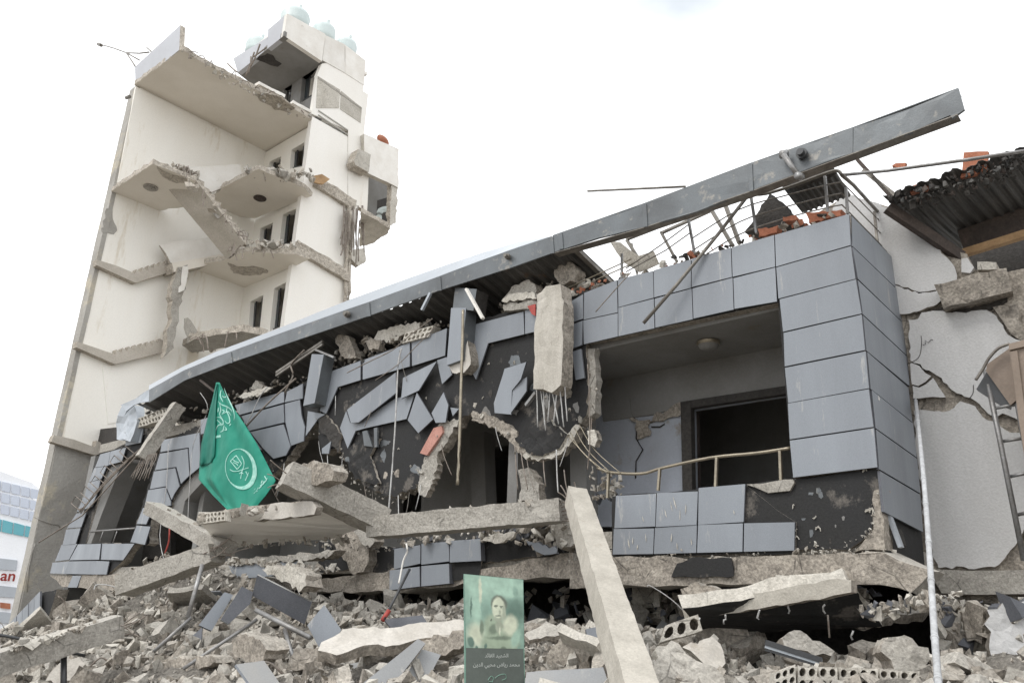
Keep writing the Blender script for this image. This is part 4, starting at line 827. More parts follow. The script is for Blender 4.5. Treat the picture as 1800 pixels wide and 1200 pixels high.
for a, b in (((1450, 310), (1456, 383)), ((1320, 345), (1330, 410)), ((1210, 384), (1222, 452)), ((1487, 330), (1490, 376))):
    barm(MB(), px(*a, RP), px(*b, RP), .04, .03).build('post', 'steel', rl)
barm(MB(), px(1537, 372, sp_), px(1542, 425, sp_), .035, .03).build('post', 'rail', rl)
tube('rail_wire', [px(1100, 472, RP), px(1160, 432, RP), px(1210, 395, RP)], .009, 'rail', rl); tube('rail_wire', [px(1100, 478, RP), px(1170, 440, RP), px(1215, 408, RP)], .009, 'rail', rl)
barm(MB(), px(1093, 446, RP), px(1093, 489, RP), .03, .03).build('post', 'steel', rl)
for i, (a, b) in enumerate((((985, 512), (1110, 455)), ((985, 520), (1112, 463)))): tube('rail_wire', [px(*a, RP), px(*b, RP)], .01, 'brass', rl)
# twisted window frames
wf = thing('twisted_window_frame', 'large twisted grey metal window frame lying tipped on the roof behind the railing', 'window frame', px(1200, 440, ww(-.5)))
FP_ = ww(-.5)
for a, b, t_ in (((1102, 420), (1262, 358), .06), ((1102, 422), (1137, 478), .06), ((1110, 428), (1120, 480), .04), ((1162, 408), (1190, 460), .05), ((1162, 410), (1250, 370), .05), ((1250, 368), (1288, 432), .07), ((1272, 352), (1300, 428), .07), ((1225, 372), (1275, 352), .08)):
    barm(MB(), px(*a, FP_), px(*b, FP_), t_, t_*.7).build('frame_bar', 'rail', wf)
ob = slab('bent_sheet', [(1073, 423), (1092, 426), (1122, 450), (1150, 440), (1160, 462), (1122, 478), (1098, 462)], ww(-.35), .02, 'pale', None, rough=(.2, .03)); tag(ob, 'bent pale brown sheet leaning left of the twisted window frame', 'sheet')
# pipes
tag(tube('thin_pipe', [px(1033, 336, ww(-.3)), px(1205, 328, ww(-.3))], .018, 'rail'), 'straight thin pipe poking out left behind the metal fascia', 'pipe')
tag(tube('long_pipe', [px(1478, 308, ww(-.6)), px(1560, 300, ww(-.6)), px(1700, 281, ww(-.6)), px(1850, 258, ww(-.6))], .022, 'steel'), 'long thin pipe running right from the railing corner across the sky', 'pipe')
cr_ = thing('bracket_arm', 'short grey tubular bracket hanging on the fascia near the railing corner', 'bracket', px(1390, 290, ww(.45)))
tube('arm', [px(1377, 272, ww(.5)), px(1404, 310, ww(.45))], .035, 'steel', cr_, 10); tube('clamp', [px(1372, 272, ww(.45)), px(1384, 270, ww(.45))], .055, 'steel', cr_, 10); tube('foot', [px(1402, 309, ww(.5)), px(1408, 311, ww(.4))], .05, 'steel', cr_, 10)
# charred sheets and tiles on the roof corner
def q4(a, b, c, d, wv1, wv2):
    A_, B_, C_, D_ = px(*a, ww(wv1)), px(*b, ww(wv1)), px(*c, ww(wv2)), px(*d, ww(wv2)); return (lambda t: A_+(B_-A_)*t), (lambda t: D_+(C_-D_)*t)
f_, b_ = q4((1367, 318), (1462, 288), (1496, 345), (1412, 376), -.6, -.9); o = corr('corrugated_sheet', f_, b_, 'corr', None, 9, .03); tag(o, 'dark corrugated sheet leaning behind the rooftop railing corner', 'metal sheet')
ob = slab('charred_heap', [(1308, 408), (1325, 385), (1338, 360), (1353, 340), (1362, 345), (1380, 365), (1398, 380), (1395, 392), (1330, 406)], ww(-.4), .3, ['dark'], None, jag=(.08, .03)); tag(ob, 'pointed heap of black charred debris behind the rooftop railing', 'debris')
ob = slab('charred_sheet', [(1385, 300), (1450, 285), (1468, 302), (1400, 325), (1370, 322)], ww(-.45), .1, ['dark'], None, jag=(.1, .03)); tag(ob, 'scorched black sheet trapped under the metal fascia by the railing corner', 'debris')
for i, (pts, lb) in enumerate([([(1415, 375), (1480, 368), (1478, 380), (1422, 392)], 'largest terracotta roof tile lying on the tiled corner parapet'), ([(1375, 382), (1398, 378), (1404, 386), (1376, 390)], 'terracotta fragment left of the large tile on the parapet'),
                 ([(1332, 402), (1368, 396), (1366, 408), (1335, 414)], 'pale pinkish terracotta lump at the foot of the charred heap'), ([(1205, 446), (1214, 440), (1222, 446), (1222, 454)], 'small terracotta bit beside the railing post mid-roof')]):
    tag(slab('roof_tile', pts, ww(-.08), .14, 'orange', None, jag=(.06, .015), rough=(.08, .012)), lb, 'roof tile')
re = strew([(1030, 508), (1100, 482), (1200, 452), (1290, 425), (1400, 392), (1480, 372), (1480, 378), (1290, 432), (1100, 492)], ww(-.12), 110, .04, .13, 21)
re += strew([(985, 520), (1045, 490), (1060, 498), (1030, 512), (1000, 528)], ww(-.1), 60, .05, .14, 22)
pebbles('parapet_rubble', re, ['broken', 'pale', 'orange', 'dark'], bd, seed=21)
# debris wedged between roof sheet and tile band
re = strew([(580, 640), (600, 610), (650, 590), (700, 570), (780, 560), (785, 575), (700, 605), (640, 630), (590, 650)], ww(-.25), 170, .05, .2, 31)
re += strew([(600, 670), (640, 640), (720, 600), (700, 590), (620, 625)], ww(-.1), 60, .03, .1, 33)
re += strew([(345, 720), (400, 690), (480, 665), (530, 650), (530, 668), (430, 705), (345, 745)], ww(-.2), 110, .05, .16, 32)
re += strew([(840, 560), (880, 530), (940, 500), (1000, 470), (1030, 500), (1000, 525), (900, 545)], ww(-.3), 120, .05, .2, 34)
re += strew([(210, 745), (260, 715), (330, 712), (330, 740), (240, 760)], ww(-.2), 90, .06, .2, 35)
pebbles('roof_edge_rubble', re, ['broken', 'conc', 'dark', 'broken'], bd, seed=31)

def piece(pts, wv, th, mt, label, name='concrete_slab', cat='concrete slab', jag=(.07, .028), rough=(.075, .02), spec=None, group=None):
    o = slab(name, pts, spec or ww(wv), th, mt, None, jag=jag, rough=rough); return tag(o, label, cat, group)
piece([(655, 598), (665, 582), (700, 572), (738, 566), (738, 580), (705, 590), (690, 602)], -.05, .08, ['pale', 'broken'], 'pale curved plaster sheet wedged under the fascia left of the honeycomb block')
piece([(640, 600), (652, 594), (668, 600), (664, 614), (648, 614)], .02, .14, ['broken'], 'rounded rubble lump below the curved plaster sheet', 'rubble_lump', 'rubble')
piece([(584, 584), (598, 580), (612, 590), (622, 615), (628, 628), (606, 630), (592, 605)], 0, .15, ['broken'], 'knobbly dangling lump of broken blockwork under the fascia lamp', 'rubble_lump', 'rubble')
piece([(885, 522), (905, 500), (925, 492), (940, 498), (942, 515), (900, 520)], 0, .16, ['conc', 'broken'], 'brown rounded concrete piece left of the hanging column head')
piece([(880, 528), (895, 518), (940, 514), (944, 524), (885, 531)], .08, .2, ['pale', 'conc'], 'flat pale slab edge sticking out left of the hanging column head')
piece([(885, 534), (942, 528), (942, 540), (885, 546)], .04, .2, ['conc'], 'thin layered slab below the flat pale slab at the column head')
piece([(972, 470), (985, 456), (1004, 462), (1018, 478), (1008, 495), (985, 498), (975, 486)], -.05, .2, ['broken'], 'angular chunk perched on top of the hanging column', 'rubble_lump', 'rubble')
tag(slab('red_tarpaulin', [(927, 538), (941, 534), (941, 555), (935, 552)], ww(.06), .02, 'redc'), 'scrap of red plastic beside the hanging column', 'plastic scrap')
# honeycomb of broken hollow blocks
def honey(name, pts, spec, cell, parent, mt, label, th=.2, cat='hollow block', rows=None):
    p0, n = pl(spec); t = thing(name, label, cat, px(*pts[0], spec)) if parent is None else parent
    a, b, c, d = [px(*q, spec) for q in pts]; mb = MB(); nx = max(1, int(round(np.linalg.norm(b-a)/cell))); ny = rows or max(1, int(round(np.linalg.norm(d-a)/cell)))
    def at(s, r_): return (a*(1-s)+b*s)*(1-r_)+(d*(1-s)+c*s)*r_
    hs = []
    for i in range(nx):
        for j in range(ny):
            cs, ct = (i+.5)/nx, (j+.5)/ny; hs.append([at(cs+.36/nx*math.cos(k*math.pi/4+.3), ct+.36/ny*math.sin(k*math.pi/4+.3)) for k in range(8)])
    prism(mb, [[a, b, c, d]]+hs, n, th, None); mb.build('block_body' if parent is None else name, mt, t, rough=(.06, .01, 5))
    MB().add([q-n*(th*.75) for q in (a, b, c, d)], [[0, 1, 2, 3]]).build('cell_bottom' if parent is None else 'cell_bottom', 'broken', t); return t
honey('honeycomb_block', [(712, 585), (762, 572), (752, 592), (706, 603)], ww(.05), .13, None, 'pale', 'open-celled honeycomb of broken hollow blocks wedged under the fascia')
honey('honeycomb_block', [(236, 738), (290, 716), (296, 735), (240, 752)], ww(.1), .16, None, 'pale', 'honeycombed block fragment beside the top of the leaning beam, far left')

# hanging column with rebars
hc = thing('hanging_column', 'broken square concrete column hanging upside down from the roof edge with bare rebars', 'column', px(970, 600, ww(.35)))
slab('shaft', [(944, 518), (960, 503), (985, 500), (990, 545), (988, 650), (985, 676), (970, 690), (955, 684), (938, 683), (939, 600)], ww(.42), .27, ['board', 'broken'], hc, jag=(.12, .012), rough=(.1, .014))
for i, (x, y, x2, y2) in enumerate([(943, 683, 945, 750), (955, 684, 957, 748), (967, 688, 963, 742), (980, 682, 973, 745), (992, 680, 997, 740), (984, 690, 991, 750), (950, 684, 959, 756), (970, 690, 982, 745)]):
    tube('rebar', wob(px(x, y-6, ww(.3)), px(x2, y2, ww(.28)), 4, .004), .0095, 'cable', hc)
# leaning beam at left with rebars
lb_ = thing('leaning_beam', 'slim concrete beam tilted out of the left wing, rebars splayed from its lower end', 'beam', px(280, 760, ww(.3)))
beam('beam_body', px(315, 712, ww(.1)), px(250, 805, ww(.65)), .3, .3, 'conc', lb_, roll=.3)
for i in range(11): 
    x = 243+i*2.6; tube('rebar', wob(px(x+7, 800-i*.4, ww(.6)), px(x-13+i*.4, 838+(i % 3)*3, ww(.75)), 4, .02), .011, 'rust', lb_)
# hooped rebar cage on the left wing
cg = thing('rebar_cage', 'bent rebar cage draped over the left wing window', 'rebar', px(200, 850, ww(.1)))
for i in range(5): tube('bar', smooth_path([px(250-i*6, 785+i*5, ww(.08)), px(205-i*8, 830+i*7, ww(.1)), px(160-i*3, 878+i*3, ww(.1)), px(142-i*1.2, 902-i*2, ww(.1))]), .013, 'rust', cg)
for t_ in range(6):
    x, y = 232-t_*17, 796+t_*18; tube('hoop', [px(x-6, y+12, ww(.14)), px(x-22, y-2, ww(.12)), px(x-14, y-14, ww(.05)), px(x+3, y, ww(.1)), px(x-6, y+12, ww(.14))], .012, 'rust', cg)
tag(tube('long_bar', [px(68, 953, ww(1.0)), px(145, 905, ww(.6)), px(250, 790, ww(.3))], .018, 'rust'), 'long rusty bar slanting down left from the wing window to the tower base', 'bar')
# balcony railing
br = thing('balcony_railing', 'brass coloured balcony handrail, bowed at its left end', 'railing', px(1250, 815, ww(-.1)))
BR = ww(-.1)
tube('handrail', smooth_path([px(1050, 822, BR), px(1075, 830, BR), px(1128, 832, BR), px(1165, 822, BR), px(1250, 804, BR), px(1330, 796, BR), px(1390, 787, BR)]), .021, 'brass', br, 10)
for a, b in (((1070, 832), (1068, 875)), ((1160, 824), (1157, 862)), ((1260, 804), (1258, 855)), ((1371, 792), (1373, 846))): barm(MB(), px(*a, BR), px(*b, BR), .04, .03).build('post', 'brass', br)
for pth in ([(1003, 760), (1020, 790), (1050, 820)], [(1010, 752), (1032, 790), (1075, 832)], [(1018, 745), (1045, 790), (1092, 832)], [(998, 765), (1030, 800), (1068, 832)]):
    tube('torn_wire', smooth_path([px(x, y, ww(.05)) for x, y in pth]), .007, 'brass', br)
piece([(1032, 757), (1044, 755), (1051, 772), (1046, 785), (1034, 780)], .1, .12, ['pale', 'broken'], 'small concrete lump threaded on the torn railing wires', 'rubble_lump', 'rubble', jag=(.05, .01), rough=(.06, .012))
wr = thing('wing_window_railing', 'thin grey railing across the left wing window', 'railing', px(190, 935, ww(-.05)))
tube('handrail', [px(155, 934, BR), px(238, 928, BR)], .025, 'steel', wr); 
for x in (160, 182, 206): tube('post', [px(x, 933, BR), px(x-8, 955, BR)], .018, 'steel', wr)
# wires and cables hanging over the facade
for i, (pth, r_, mt_, lb) in enumerate([
    ([(706, 612), (700, 640), (697, 700), (694, 760), (688, 840), (683, 900)], .014, 'cable', 'white cable hanging straight down the broken arcade'),
    ([(814, 545), (813, 600), (810, 700), (807, 800), (804, 852)], .026, 'brass', 'long brown pole hanging vertically before the arch beside the pilaster'),
    ([(352, 690), (365, 720), (340, 780), (333, 860), (330, 920)], .008, 'cable', 'thin pale wire dangling left of the green flag'),
    ([(1033, 640), (1036, 700), (1037, 800)], .008, 'rust', 'thin rusty wire hanging at the balcony jamb'),
    ([(978, 790), (979, 830), (981, 865)], .009, 'cable', 'short white wire hanging below the torn arch foot'),
    ([(610, 655), (650, 635), (690, 615), (720, 590), (760, 560)], .01, 'rust', 'dark rebar sweeping along the tile band under the honeycomb block'),
    ([(660, 668), (700, 640), (730, 610), (765, 575)], .008, 'rust', 'second dark rebar crossing the tile band under the honeycomb block'),
    ([(500, 690), (515, 660), (512, 640), (535, 615)], .018, 'rust', 'curved dark pipe hanging above the left of the pilaster'),
    ([(432, 750), (455, 725), (480, 700), (520, 665)], .02, 'rust', 'slanting dark rod to the right of the flag top'),
    ([(433, 748), (445, 722), (458, 695), (470, 680)], .012, 'cable', 'pale thin rod parallel to the slanting dark rod right of the flag'),
    ([(1047, 548), (1085, 505), (1110, 478)], .008, 'rust', 'thin wire hanging over the upper tiles left of the fallen rail'),
    ([(296, 780), (292, 860), (281, 940), (290, 990)], .01, 'cable', 'white wire hanging in front of the left wing above the rubble'),
    ([(298, 925), (297, 950), (290, 972)], .02, 'redc', 'red wire dangling beside the left wing'),
    ]):
    tag(tube('hanging_wire' if r_ < .015 else 'hanging_rod', smooth_path([px(x, y, ww(.55 if i in (0, 1) else .25)) for x, y in pth]), r_, mt_), lb, 'wire' if r_ < .015 else 'rod')
mt_ = thing('metal_truss_bar', 'pair of parallel metal channels jutting from under the fascia', 'metal bar', px(530, 620, ww(.2)))
for o_ in (0, 5): barm(MB(), px(486, 655+o_, ww(.25)), px(568, 600+o_, ww(.15)), .05, .05).build('channel', 'rail', mt_)
tag(barm(MB(), px(556, 615, ww(.2)), px(588, 628, ww(.2)), .05, .04).build('metal_angle', 'steel'), 'short metal angle resting by the pilaster head', 'metal bar')
tag(barm(MB(), px(820, 508, ww(.5)), px(849, 560, ww(.5)), .06, .04).build('white_strip', 'white'), 'white strip of trim dangling over the dark pilaster head', 'trim')
tag(barm(MB(), px(742, 545, ww(.35)), px(757, 515, ww(.35)), .05, .05).build('white_strip', 'flash'), 'short light metal strip left of the pilaster head', 'trim')
tag(barm(MB(), px(925, 712, ww(.1)), px(942, 690, ww(.15)), .05, .05).build('grey_stick', 'steel'), 'short grey stick leaning left of the rebars', 'stick')
piece([(418, 697), (428, 690), (470, 680), (478, 682), (455, 695), (422, 700)], .15, .05, ['pale'], 'thin pale sheet jutting right of the flag top', 'plaster_sheet', 'sheet')
piece([(440, 682), (450, 668), (462, 680), (455, 690)], 0, .15, ['conc', 'broken'], 'small grey block above the thin pale sheet', 'rubble_lump', 'rubble')
ob = barm(MB(), px(352, 668, ww(.3)), px(380, 690, ww(.35)), .04, .04).build('timber_stub', 'wooddark'); tag(ob, 'short dark timber stub holding the flag tip', 'timber')
tag(slab('dented_duct', [(203, 745), (215, 715), (235, 712), (240, 745), (232, 775), (205, 770)], ww(.15), .25, ['flash'], None, rough=(.18, .06)), 'crumpled light metal sheet at the far left end of the roof', 'metal sheet')

# ================================================================== FLAG
fg = thing('green_flag', 'green flag with white calligraphy and round emblem hanging in front of the left facade', 'flag', px(383, 674, ww(.6)))
Lx = [(672, 380), (700, 374), (735, 365), (780, 354), (842, 349), (870, 374), (900, 404), (923, 427)]
Rx = [(672, 386), (700, 399), (745, 430), (780, 452), (845, 485), (870, 468), (900, 443), (923, 427.5)]
def flw(x, y):
    l, r_ = ip(Lx, y), ip(Rx, y); wd = max(r_-l, 1); s_ = (x-l)/wd; t_ = (y-672)/251
    fold = -.45*(1-sm(.08, .30-.18*t_, s_))*(1-sm(.72, .9, t_))*min(1, t_*4)
    dr = .05*math.sin(s_*15+t_*2)*min(1, t_*3)*(1-.6*t_)+.035*math.sin((x*.6+y*.5)*.07)*t_
    if y > 808 and s_ < .3: dr -= .05*sm(0.3, 0, s_)*math.sin((y-808)*.12)
    return .62+.55*t_+fold*.8+dr
ys = [672+251*i/70 for i in range(71)]; V = []; nc = 44
for y in ys:
    for k in range(nc+1): x = ip(Lx, y)+(ip(Rx, y)-ip(Lx, y))*k/nc; V.append(px(x, y, ww(flw(x, y))))
o = MB().add(V, [[i*(nc+1)+k, i*(nc+1)+k+1, (i+1)*(nc+1)+k+1, (i+1)*(nc+1)+k] for i in range(70) for k in range(nc)]).build('cloth', 'green', fg, smooth=True)
sd_ = o.modifiers.new('thick', 'SOLIDIFY'); sd_.thickness = .004
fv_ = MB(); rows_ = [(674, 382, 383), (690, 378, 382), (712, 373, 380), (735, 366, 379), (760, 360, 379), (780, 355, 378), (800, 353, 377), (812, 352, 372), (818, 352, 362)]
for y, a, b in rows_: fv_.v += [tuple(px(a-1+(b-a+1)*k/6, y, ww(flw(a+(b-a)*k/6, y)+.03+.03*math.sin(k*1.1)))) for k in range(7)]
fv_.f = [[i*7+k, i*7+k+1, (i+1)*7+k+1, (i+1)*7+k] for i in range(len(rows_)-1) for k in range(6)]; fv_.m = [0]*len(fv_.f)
o = fv_.build('shaded_fold', 'green_shade', fg, smooth=True); sd_ = o.modifiers.new('thick', 'SOLIDIFY'); sd_.thickness = .006  # added layer on the left band; its darker green is painted fold shade
def stroke(mb, pts, wpx, taper=False, surf=flw, lift=.014):
    n = len(pts); L_ = []; R_ = []
    for i, (x, y) in enumerate(pts):
        a, b = pts[max(i-1, 0)], pts[min(i+1, n-1)]; dx, dy = b[0]-a[0], b[1]-a[1]; l = math.hypot(dx, dy) or 1
        w_ = wpx*(1 if not taper else .25+.75*math.sin(math.pi*(i+.5)/n)); nx_, ny_ = -dy/l*w_/2, dx/l*w_/2
        L_.append(px(x+nx_, y+ny_, ww(surf(x+nx_, y+ny_)+lift))); R_.append(px(x-nx_, y-ny_, ww(surf(x-nx_, y-ny_)+lift)))
    mb.add(L_+R_, [[i, i+1, n+i+1, n+i] for i in range(n-1)])
def z6(L, ox, oy, s=10.): return [(ox+a/s, oy+b/s) for a, b in L]
def sp2(pts, k=5): return [tuple(q) for q in smooth_path([(a, b) for a, b in pts], k)]
em = MB()
cx, cy = 423.5, 824; 
def el(t, a=27, b=36, rot=-.22): x, y = a*math.cos(t), b*math.sin(t); return (cx+x*math.cos(rot)-y*math.sin(rot), cy+x*math.sin(rot)+y*math.cos(rot))
N1 = 40; out_ = [el(2*math.pi*i/N1) for i in range(N1+1)]; stroke(em, out_, 1.1)
# thick crescent on the right and bottom
cres_o = [el(t) for t in np.linspace(-1.3, 2.6, 26)]; cres_i = [el(t, 26-6*math.sin((t+1.3)/3.9*math.pi), 35-7*math.sin((t+1.3)/3.9*math.pi)) for t in np.linspace(-1.3, 2.6, 26)]
a_ = [px(x, y, ww(flw(x, y)+.014)) for x, y in cres_o]; b_ = [px(x, y, ww(flw(x, y)+.014)) for x, y in cres_i]
em.add(a_+b_, [[i, i+1, 26+i+1, 26+i] for i in range(25)])
for s_ in ([(945, 210), (985, 300), (985, 390), (950, 490), (930, 610)], [(740, 445), (800, 478), (880, 475), (960, 450), (1070, 415)], [(750, 300), (850, 200)], [(750, 300), (840, 410)], [(850, 200), (945, 340)], [(845, 410), (870, 440), (930, 370), (945, 340)],
           [(790, 270), (830, 300), (900, 330)], [(800, 320), (860, 350), (880, 380)], [(1070, 500), (1030, 600), (1010, 640)], [(905, 520), (940, 500), (975, 520)], [(1020, 480), (1060, 560)]):
    stroke(em, sp2(z6(s_, 330, 780)), 1.4)
for s_ in ([(1250, 780), (1290, 740), (1300, 700)], [(1270, 730), (1330, 700), (1340, 650)], [(1320, 690), (1370, 650), (1395, 600)], [(1350, 560), (1375, 610)], [(1290, 690), (1310, 640)], [(1165, 810), (1190, 780)], [(1200, 840), (1240, 760)], [(1160, 870), (1200, 830), (1230, 830)]):
    stroke(em, sp2(z6(s_, 330, 780)), 1.7 if s_[0][0] > 1240 else .8)
# calligraphy strokes down the folded upper part
for s_ in ([(530, 450), (600, 510), (700, 550), (760, 600), (780, 640)], [(560, 480), (580, 600), (560, 680), (610, 760)], [(640, 220), (680, 330), (740, 460), (790, 570), (820, 700), (810, 780)], [(590, 250), (570, 350), (620, 460)], [(540, 560), (530, 640)],
           [(620, 670), (680, 640), (720, 700), (740, 800), (700, 840), (650, 790)], [(500, 740), (560, 730), (620, 790), (610, 860), (540, 800), (510, 770)], [(510, 900), (560, 860), (600, 880)], [(490, 1050), (485, 980), (520, 890)], [(640, 870), (620, 960), (570, 990)],
           [(660, 900), (680, 950), (640, 950)], [(760, 840), (730, 880)], [(600, 600), (640, 620), (600, 680)], [(700, 550), (680, 620), (720, 640), (760, 700)], [(680, 360), (640, 380), (600, 350)]):
    stroke(em, sp2(z6(s_, 330, 660)), 2.0, True)
stroke(em, z6([(485, 1080), (530, 1070), (580, 1060)], 330, 660), 4)
tag(em.build('white_print', 'print', fg), kind='stuff')

# ================================================================== POSTER
pn = np.array([.28, -.96, .0]); pn /= np.linalg.norm(pn); pc = cp(870, 1110, 7.3)
PS = (tuple(pc), tuple(pn)); 
def psp(l): return (tuple(pc+pn*l*.0022), tuple(pn))
po = thing('memorial_poster', 'tall green poster with a portrait and white Arabic lettering standing in the rubble', 'poster', px(868, 1215, PS))
slab('board', [(816, 1008), (920, 1018), (924, 1290), (818, 1290)], PS, .03, ['p_bg', 'p_bg2'], po)
ZX = lambda L: [(800+a/5.714, 990+b/5.714) for a, b in L]
def soft_print(name, blobs, base):
    M_ = bpy.data.materials.new(name); M_.use_nodes = True; n = M_.node_tree; n.nodes.clear(); L = n.links.new
    o_ = n.nodes.new('ShaderNodeOutputMaterial'); b_ = n.nodes.new('ShaderNodeBsdfPrincipled'); L(b_.outputs[0], o_.inputs[0]); b_.inputs['Roughness'].default_value = .55
    uv = n.nodes.new('ShaderNodeUVMap'); nz_ = n.nodes.new('ShaderNodeTexNoise'); nz_.inputs['Scale'].default_value = 11; nz_.inputs['Detail'].default_value = 5; L(uv.outputs[0], nz_.inputs[0])
    dd = n.nodes.new('ShaderNodeVectorMath'); dd.operation = 'MULTIPLY_ADD'; L(nz_.outputs[1], dd.inputs[0]); dd.inputs[1].default_value = (.05, .05, 0); L(uv.outputs[0], dd.inputs[2])
    off = n.nodes.new('ShaderNodeVectorMath'); off.operation = 'SUBTRACT'; L(dd.outputs[0], off.inputs[0]); off.inputs[1].default_value = (.025, .025, 0); col = None
    for (x, y, rx, ry, ang, c, soft) in [(.5, .5, 9, 9, 0, base, .1)]+blobs:
        mp_ = n.nodes.new('ShaderNodeMapping'); mp_.vector_type = 'TEXTURE'; L(off.outputs[0], mp_.inputs[0]); mp_.inputs[1].default_value = (x, y, 0); mp_.inputs[2].default_value = (0, 0, ang); mp_.inputs[3].default_value = (rx, ry, 1)
        ln = n.nodes.new('ShaderNodeVectorMath'); ln.operation = 'LENGTH'; L(mp_.outputs[0], ln.inputs[0])
        mr = n.nodes.new('ShaderNodeMapRange'); mr.interpolation_type = 'SMOOTHSTEP'; L(ln.outputs[1], mr.inputs[0]); mr.inputs[1].default_value = 1+soft; mr.inputs[2].default_value = 1-soft; mr.inputs[3].default_value = 0; mr.inputs[4].default_value = 1
        mx_ = n.nodes.new('ShaderNodeMix'); mx_.data_type = 'RGBA'; L(mr.outputs[0], mx_.inputs[0]); mx_.inputs[7].default_value = (*c, 1)
        if col is None: mx_.inputs[6].default_value = (*base, 1)
        else: L(col, mx_.inputs[6])
        col = mx_.outputs[2]
    hv = n.nodes.new('ShaderNodeHueSaturation'); L(col, hv.inputs['Color']); n2 = n.nodes.new('ShaderNodeTexNoise'); n2.inputs['Scale'].default_value = 7; n2.inputs['Detail'].default_value = 7; L(uv.outputs[0], n2.inputs[0])
    mr = n.nodes.new('ShaderNodeMapRange'); L(n2.outputs[0], mr.inputs[0]); mr.inputs[1].default_value = .3; mr.inputs[2].default_value = .7; mr.inputs[3].default_value = .82; mr.inputs[4].default_value = 1.15; L(mr.outputs[0], hv.inputs['Value']); L(hv.outputs[0], b_.inputs['Base Color'])
    return M_
def B(x, y, rx, ry, c, ang=0, soft=.25): return ((x-92)/590, 1-(y-105)/745, rx/590, ry/745, ang, c, soft)
gl, gd, gm, sk, sk2, ha, co, co2 = (.36, .52, .42), (.13, .21, .17), (.25, .38, .31), (.58, .62, .48), (.36, .40, .31), (.14, .165, .13), (.34, .42, .31), (.18, .23, .17)
blobs = [B(420, 200, 330, 120, gl, 0, .6), B(590, 460, 110, 150, gd, 0, .5), B(560, 230, 90, 60, gl, .3, .4), B(600, 240, 25, 60, gm, .2, .4), B(200, 420, 60, 200, gl, 0, .5), B(246, 260, 16, 130, sk, 0, .4), B(150, 440, 9, 100, gd, -.05, .3), B(268, 480, 20, 110, gm, .15, .3),
         B(200, 720, 90, 120, sk, 0, .5), B(250, 640, 24, 80, co2, 0, .4), B(140, 790, 30, 60, gd, .4, .3), B(440, 800, 190, 190, co, 0, .2), B(370, 620, 95, 130, co, .35, .25), B(540, 600, 80, 110, sk, -.4, .3), B(370, 650, 45, 50, co2, .3, .4), B(440, 740, 120, 20, co2, 0, .6), B(600, 740, 40, 100, gl, -.4, .4),
         B(430, 385, 84, 95, ha, 0, .15), B(425, 620, 40, 60, sk2, 0, .3), B(424, 430, 66, 118, sk, 0, .14), B(480, 470, 18, 90, sk2, 0, .6), B(424, 530, 48, 38, sk2, 0, .4), B(422, 520, 20, 9, sk, 0, .4), B(396, 402, 20, 8, ha, .08, .5), B(452, 404, 20, 8, ha, -.08, .5), B(396, 418, 12, 6, sk2, 0, .5), B(452, 420, 12, 6, sk2, 0, .5), B(432, 468, 10, 26, sk2, 0, .6), B(420, 500, 26, 5, ha, 0, .6), B(345, 550, 8, 16, ha, 0, .4),
         B(435, 670, 10, 40, sk, 0, .4), B(200, 848, 12, 22, gd, .2, .4), B(290, 830, 14, 30, gd, -.2, .4), B(470, 850, 30, 18, co2, 0, .4), B(630, 850, 16, 26, gm, 0, .4)]
MT['p_print'] = soft_print('poster_portrait_print', blobs, gm)
cn = [px(*q, psp(2)) for q in ZX([(92, 105), (682, 165), (690, 855), (110, 845)])]
o = MB().add(cn+[q-pn*.0015 for q in cn], [[3, 2, 1, 0], [4, 5, 6, 7]]).build('portrait_print', 'p_print', po)
uvl = o.data.uv_layers.new(name='UVMap')
for lp in o.data.loops: uvl.data[lp.index].uv = [(0, 1), (1, 1), (1, 0), (0, 0)][lp.vertex_index % 4]
slab('caption_panel', [(819, 1137), (920, 1139), (924, 1290), (819, 1290)], psp(1), .0008, 'p_grey', po)
AR = {'ا': (0xFE8D, 0), 'د': (0xFEA9, 0), 'ر': (0xFEAD, 0), 'ل': (0xFEDD, 1), 'ش': (0xFEB5, 1), 'ه': (0xFEE9, 1), 'ي': (0xFEF1, 1), 'ق': (0xFED5, 1), 'ئ': (0xFE89, 1), 'م': (0xFEE1, 1), 'ح': (0xFEA1, 1), 'ض': (0xFEBD, 1), 'ن': (0xFEE5, 1)}
def shape(s):
    o = []
    for i, ch in enumerate(s):
        if ch == ' ': o.append(' '); continue
        b, dual = AR[ch]; pj = i > 0 and s[i-1] in AR and AR[s[i-1]][1]; nj = dual and i+1 < len(s) and s[i+1] in AR
        o.append(chr(b+(3 if pj and nj else 2 if nj else 1 if pj else 0)))
    return ''.join(o[::-1])
def text(s, center, width_px, mt, name='lettering'):
    cu = bpy.data.curves.new(name, 'FONT'); cu.body = shape(s); cu.align_x = 'CENTER'; cu.size = 1; cu.offset = .012
    t = bpy.data.objects.new('tmp', cu); COL.objects.link(t); bpy.context.view_layer.update()
    me = bpy.data.meshes.new_from_object(t.evaluated_get(bpy.context.evaluated_depsgraph_get())); bpy.data.objects.remove(t)
    if not me.vertices: return
    v = np.array([tuple(q.co) for q in me.vertices]); v[:, 0] -= (v[:, 0].min()+v[:, 0].max())/2; v[:, 1] -= (v[:, 1].min()+v[:, 1].max())/2
    c = px(*center, psp(5)); l = px(center[0]-width_px/2, center[1], psp(5)); r_ = px(center[0]+width_px/2, center[1], psp(5)); X = (r_-l)/np.linalg.norm(r_-l)
    k_ = np.linalg.norm(r_-l)/(v[:, 0].max()-v[:, 0].min()); Y = np.cross(pn, X); Y = Y if Y[2] > 0 else -Y
    for i, q in enumerate(me.vertices): q.co = Vector(X*v[i, 0]*k_+Y*v[i, 1]*k_)
    me.materials.clear(); me.materials.append(MT[mt]); link(name, me, po, c)
text('الشهيد القائد', (873, 1152), 41, 'p_text')
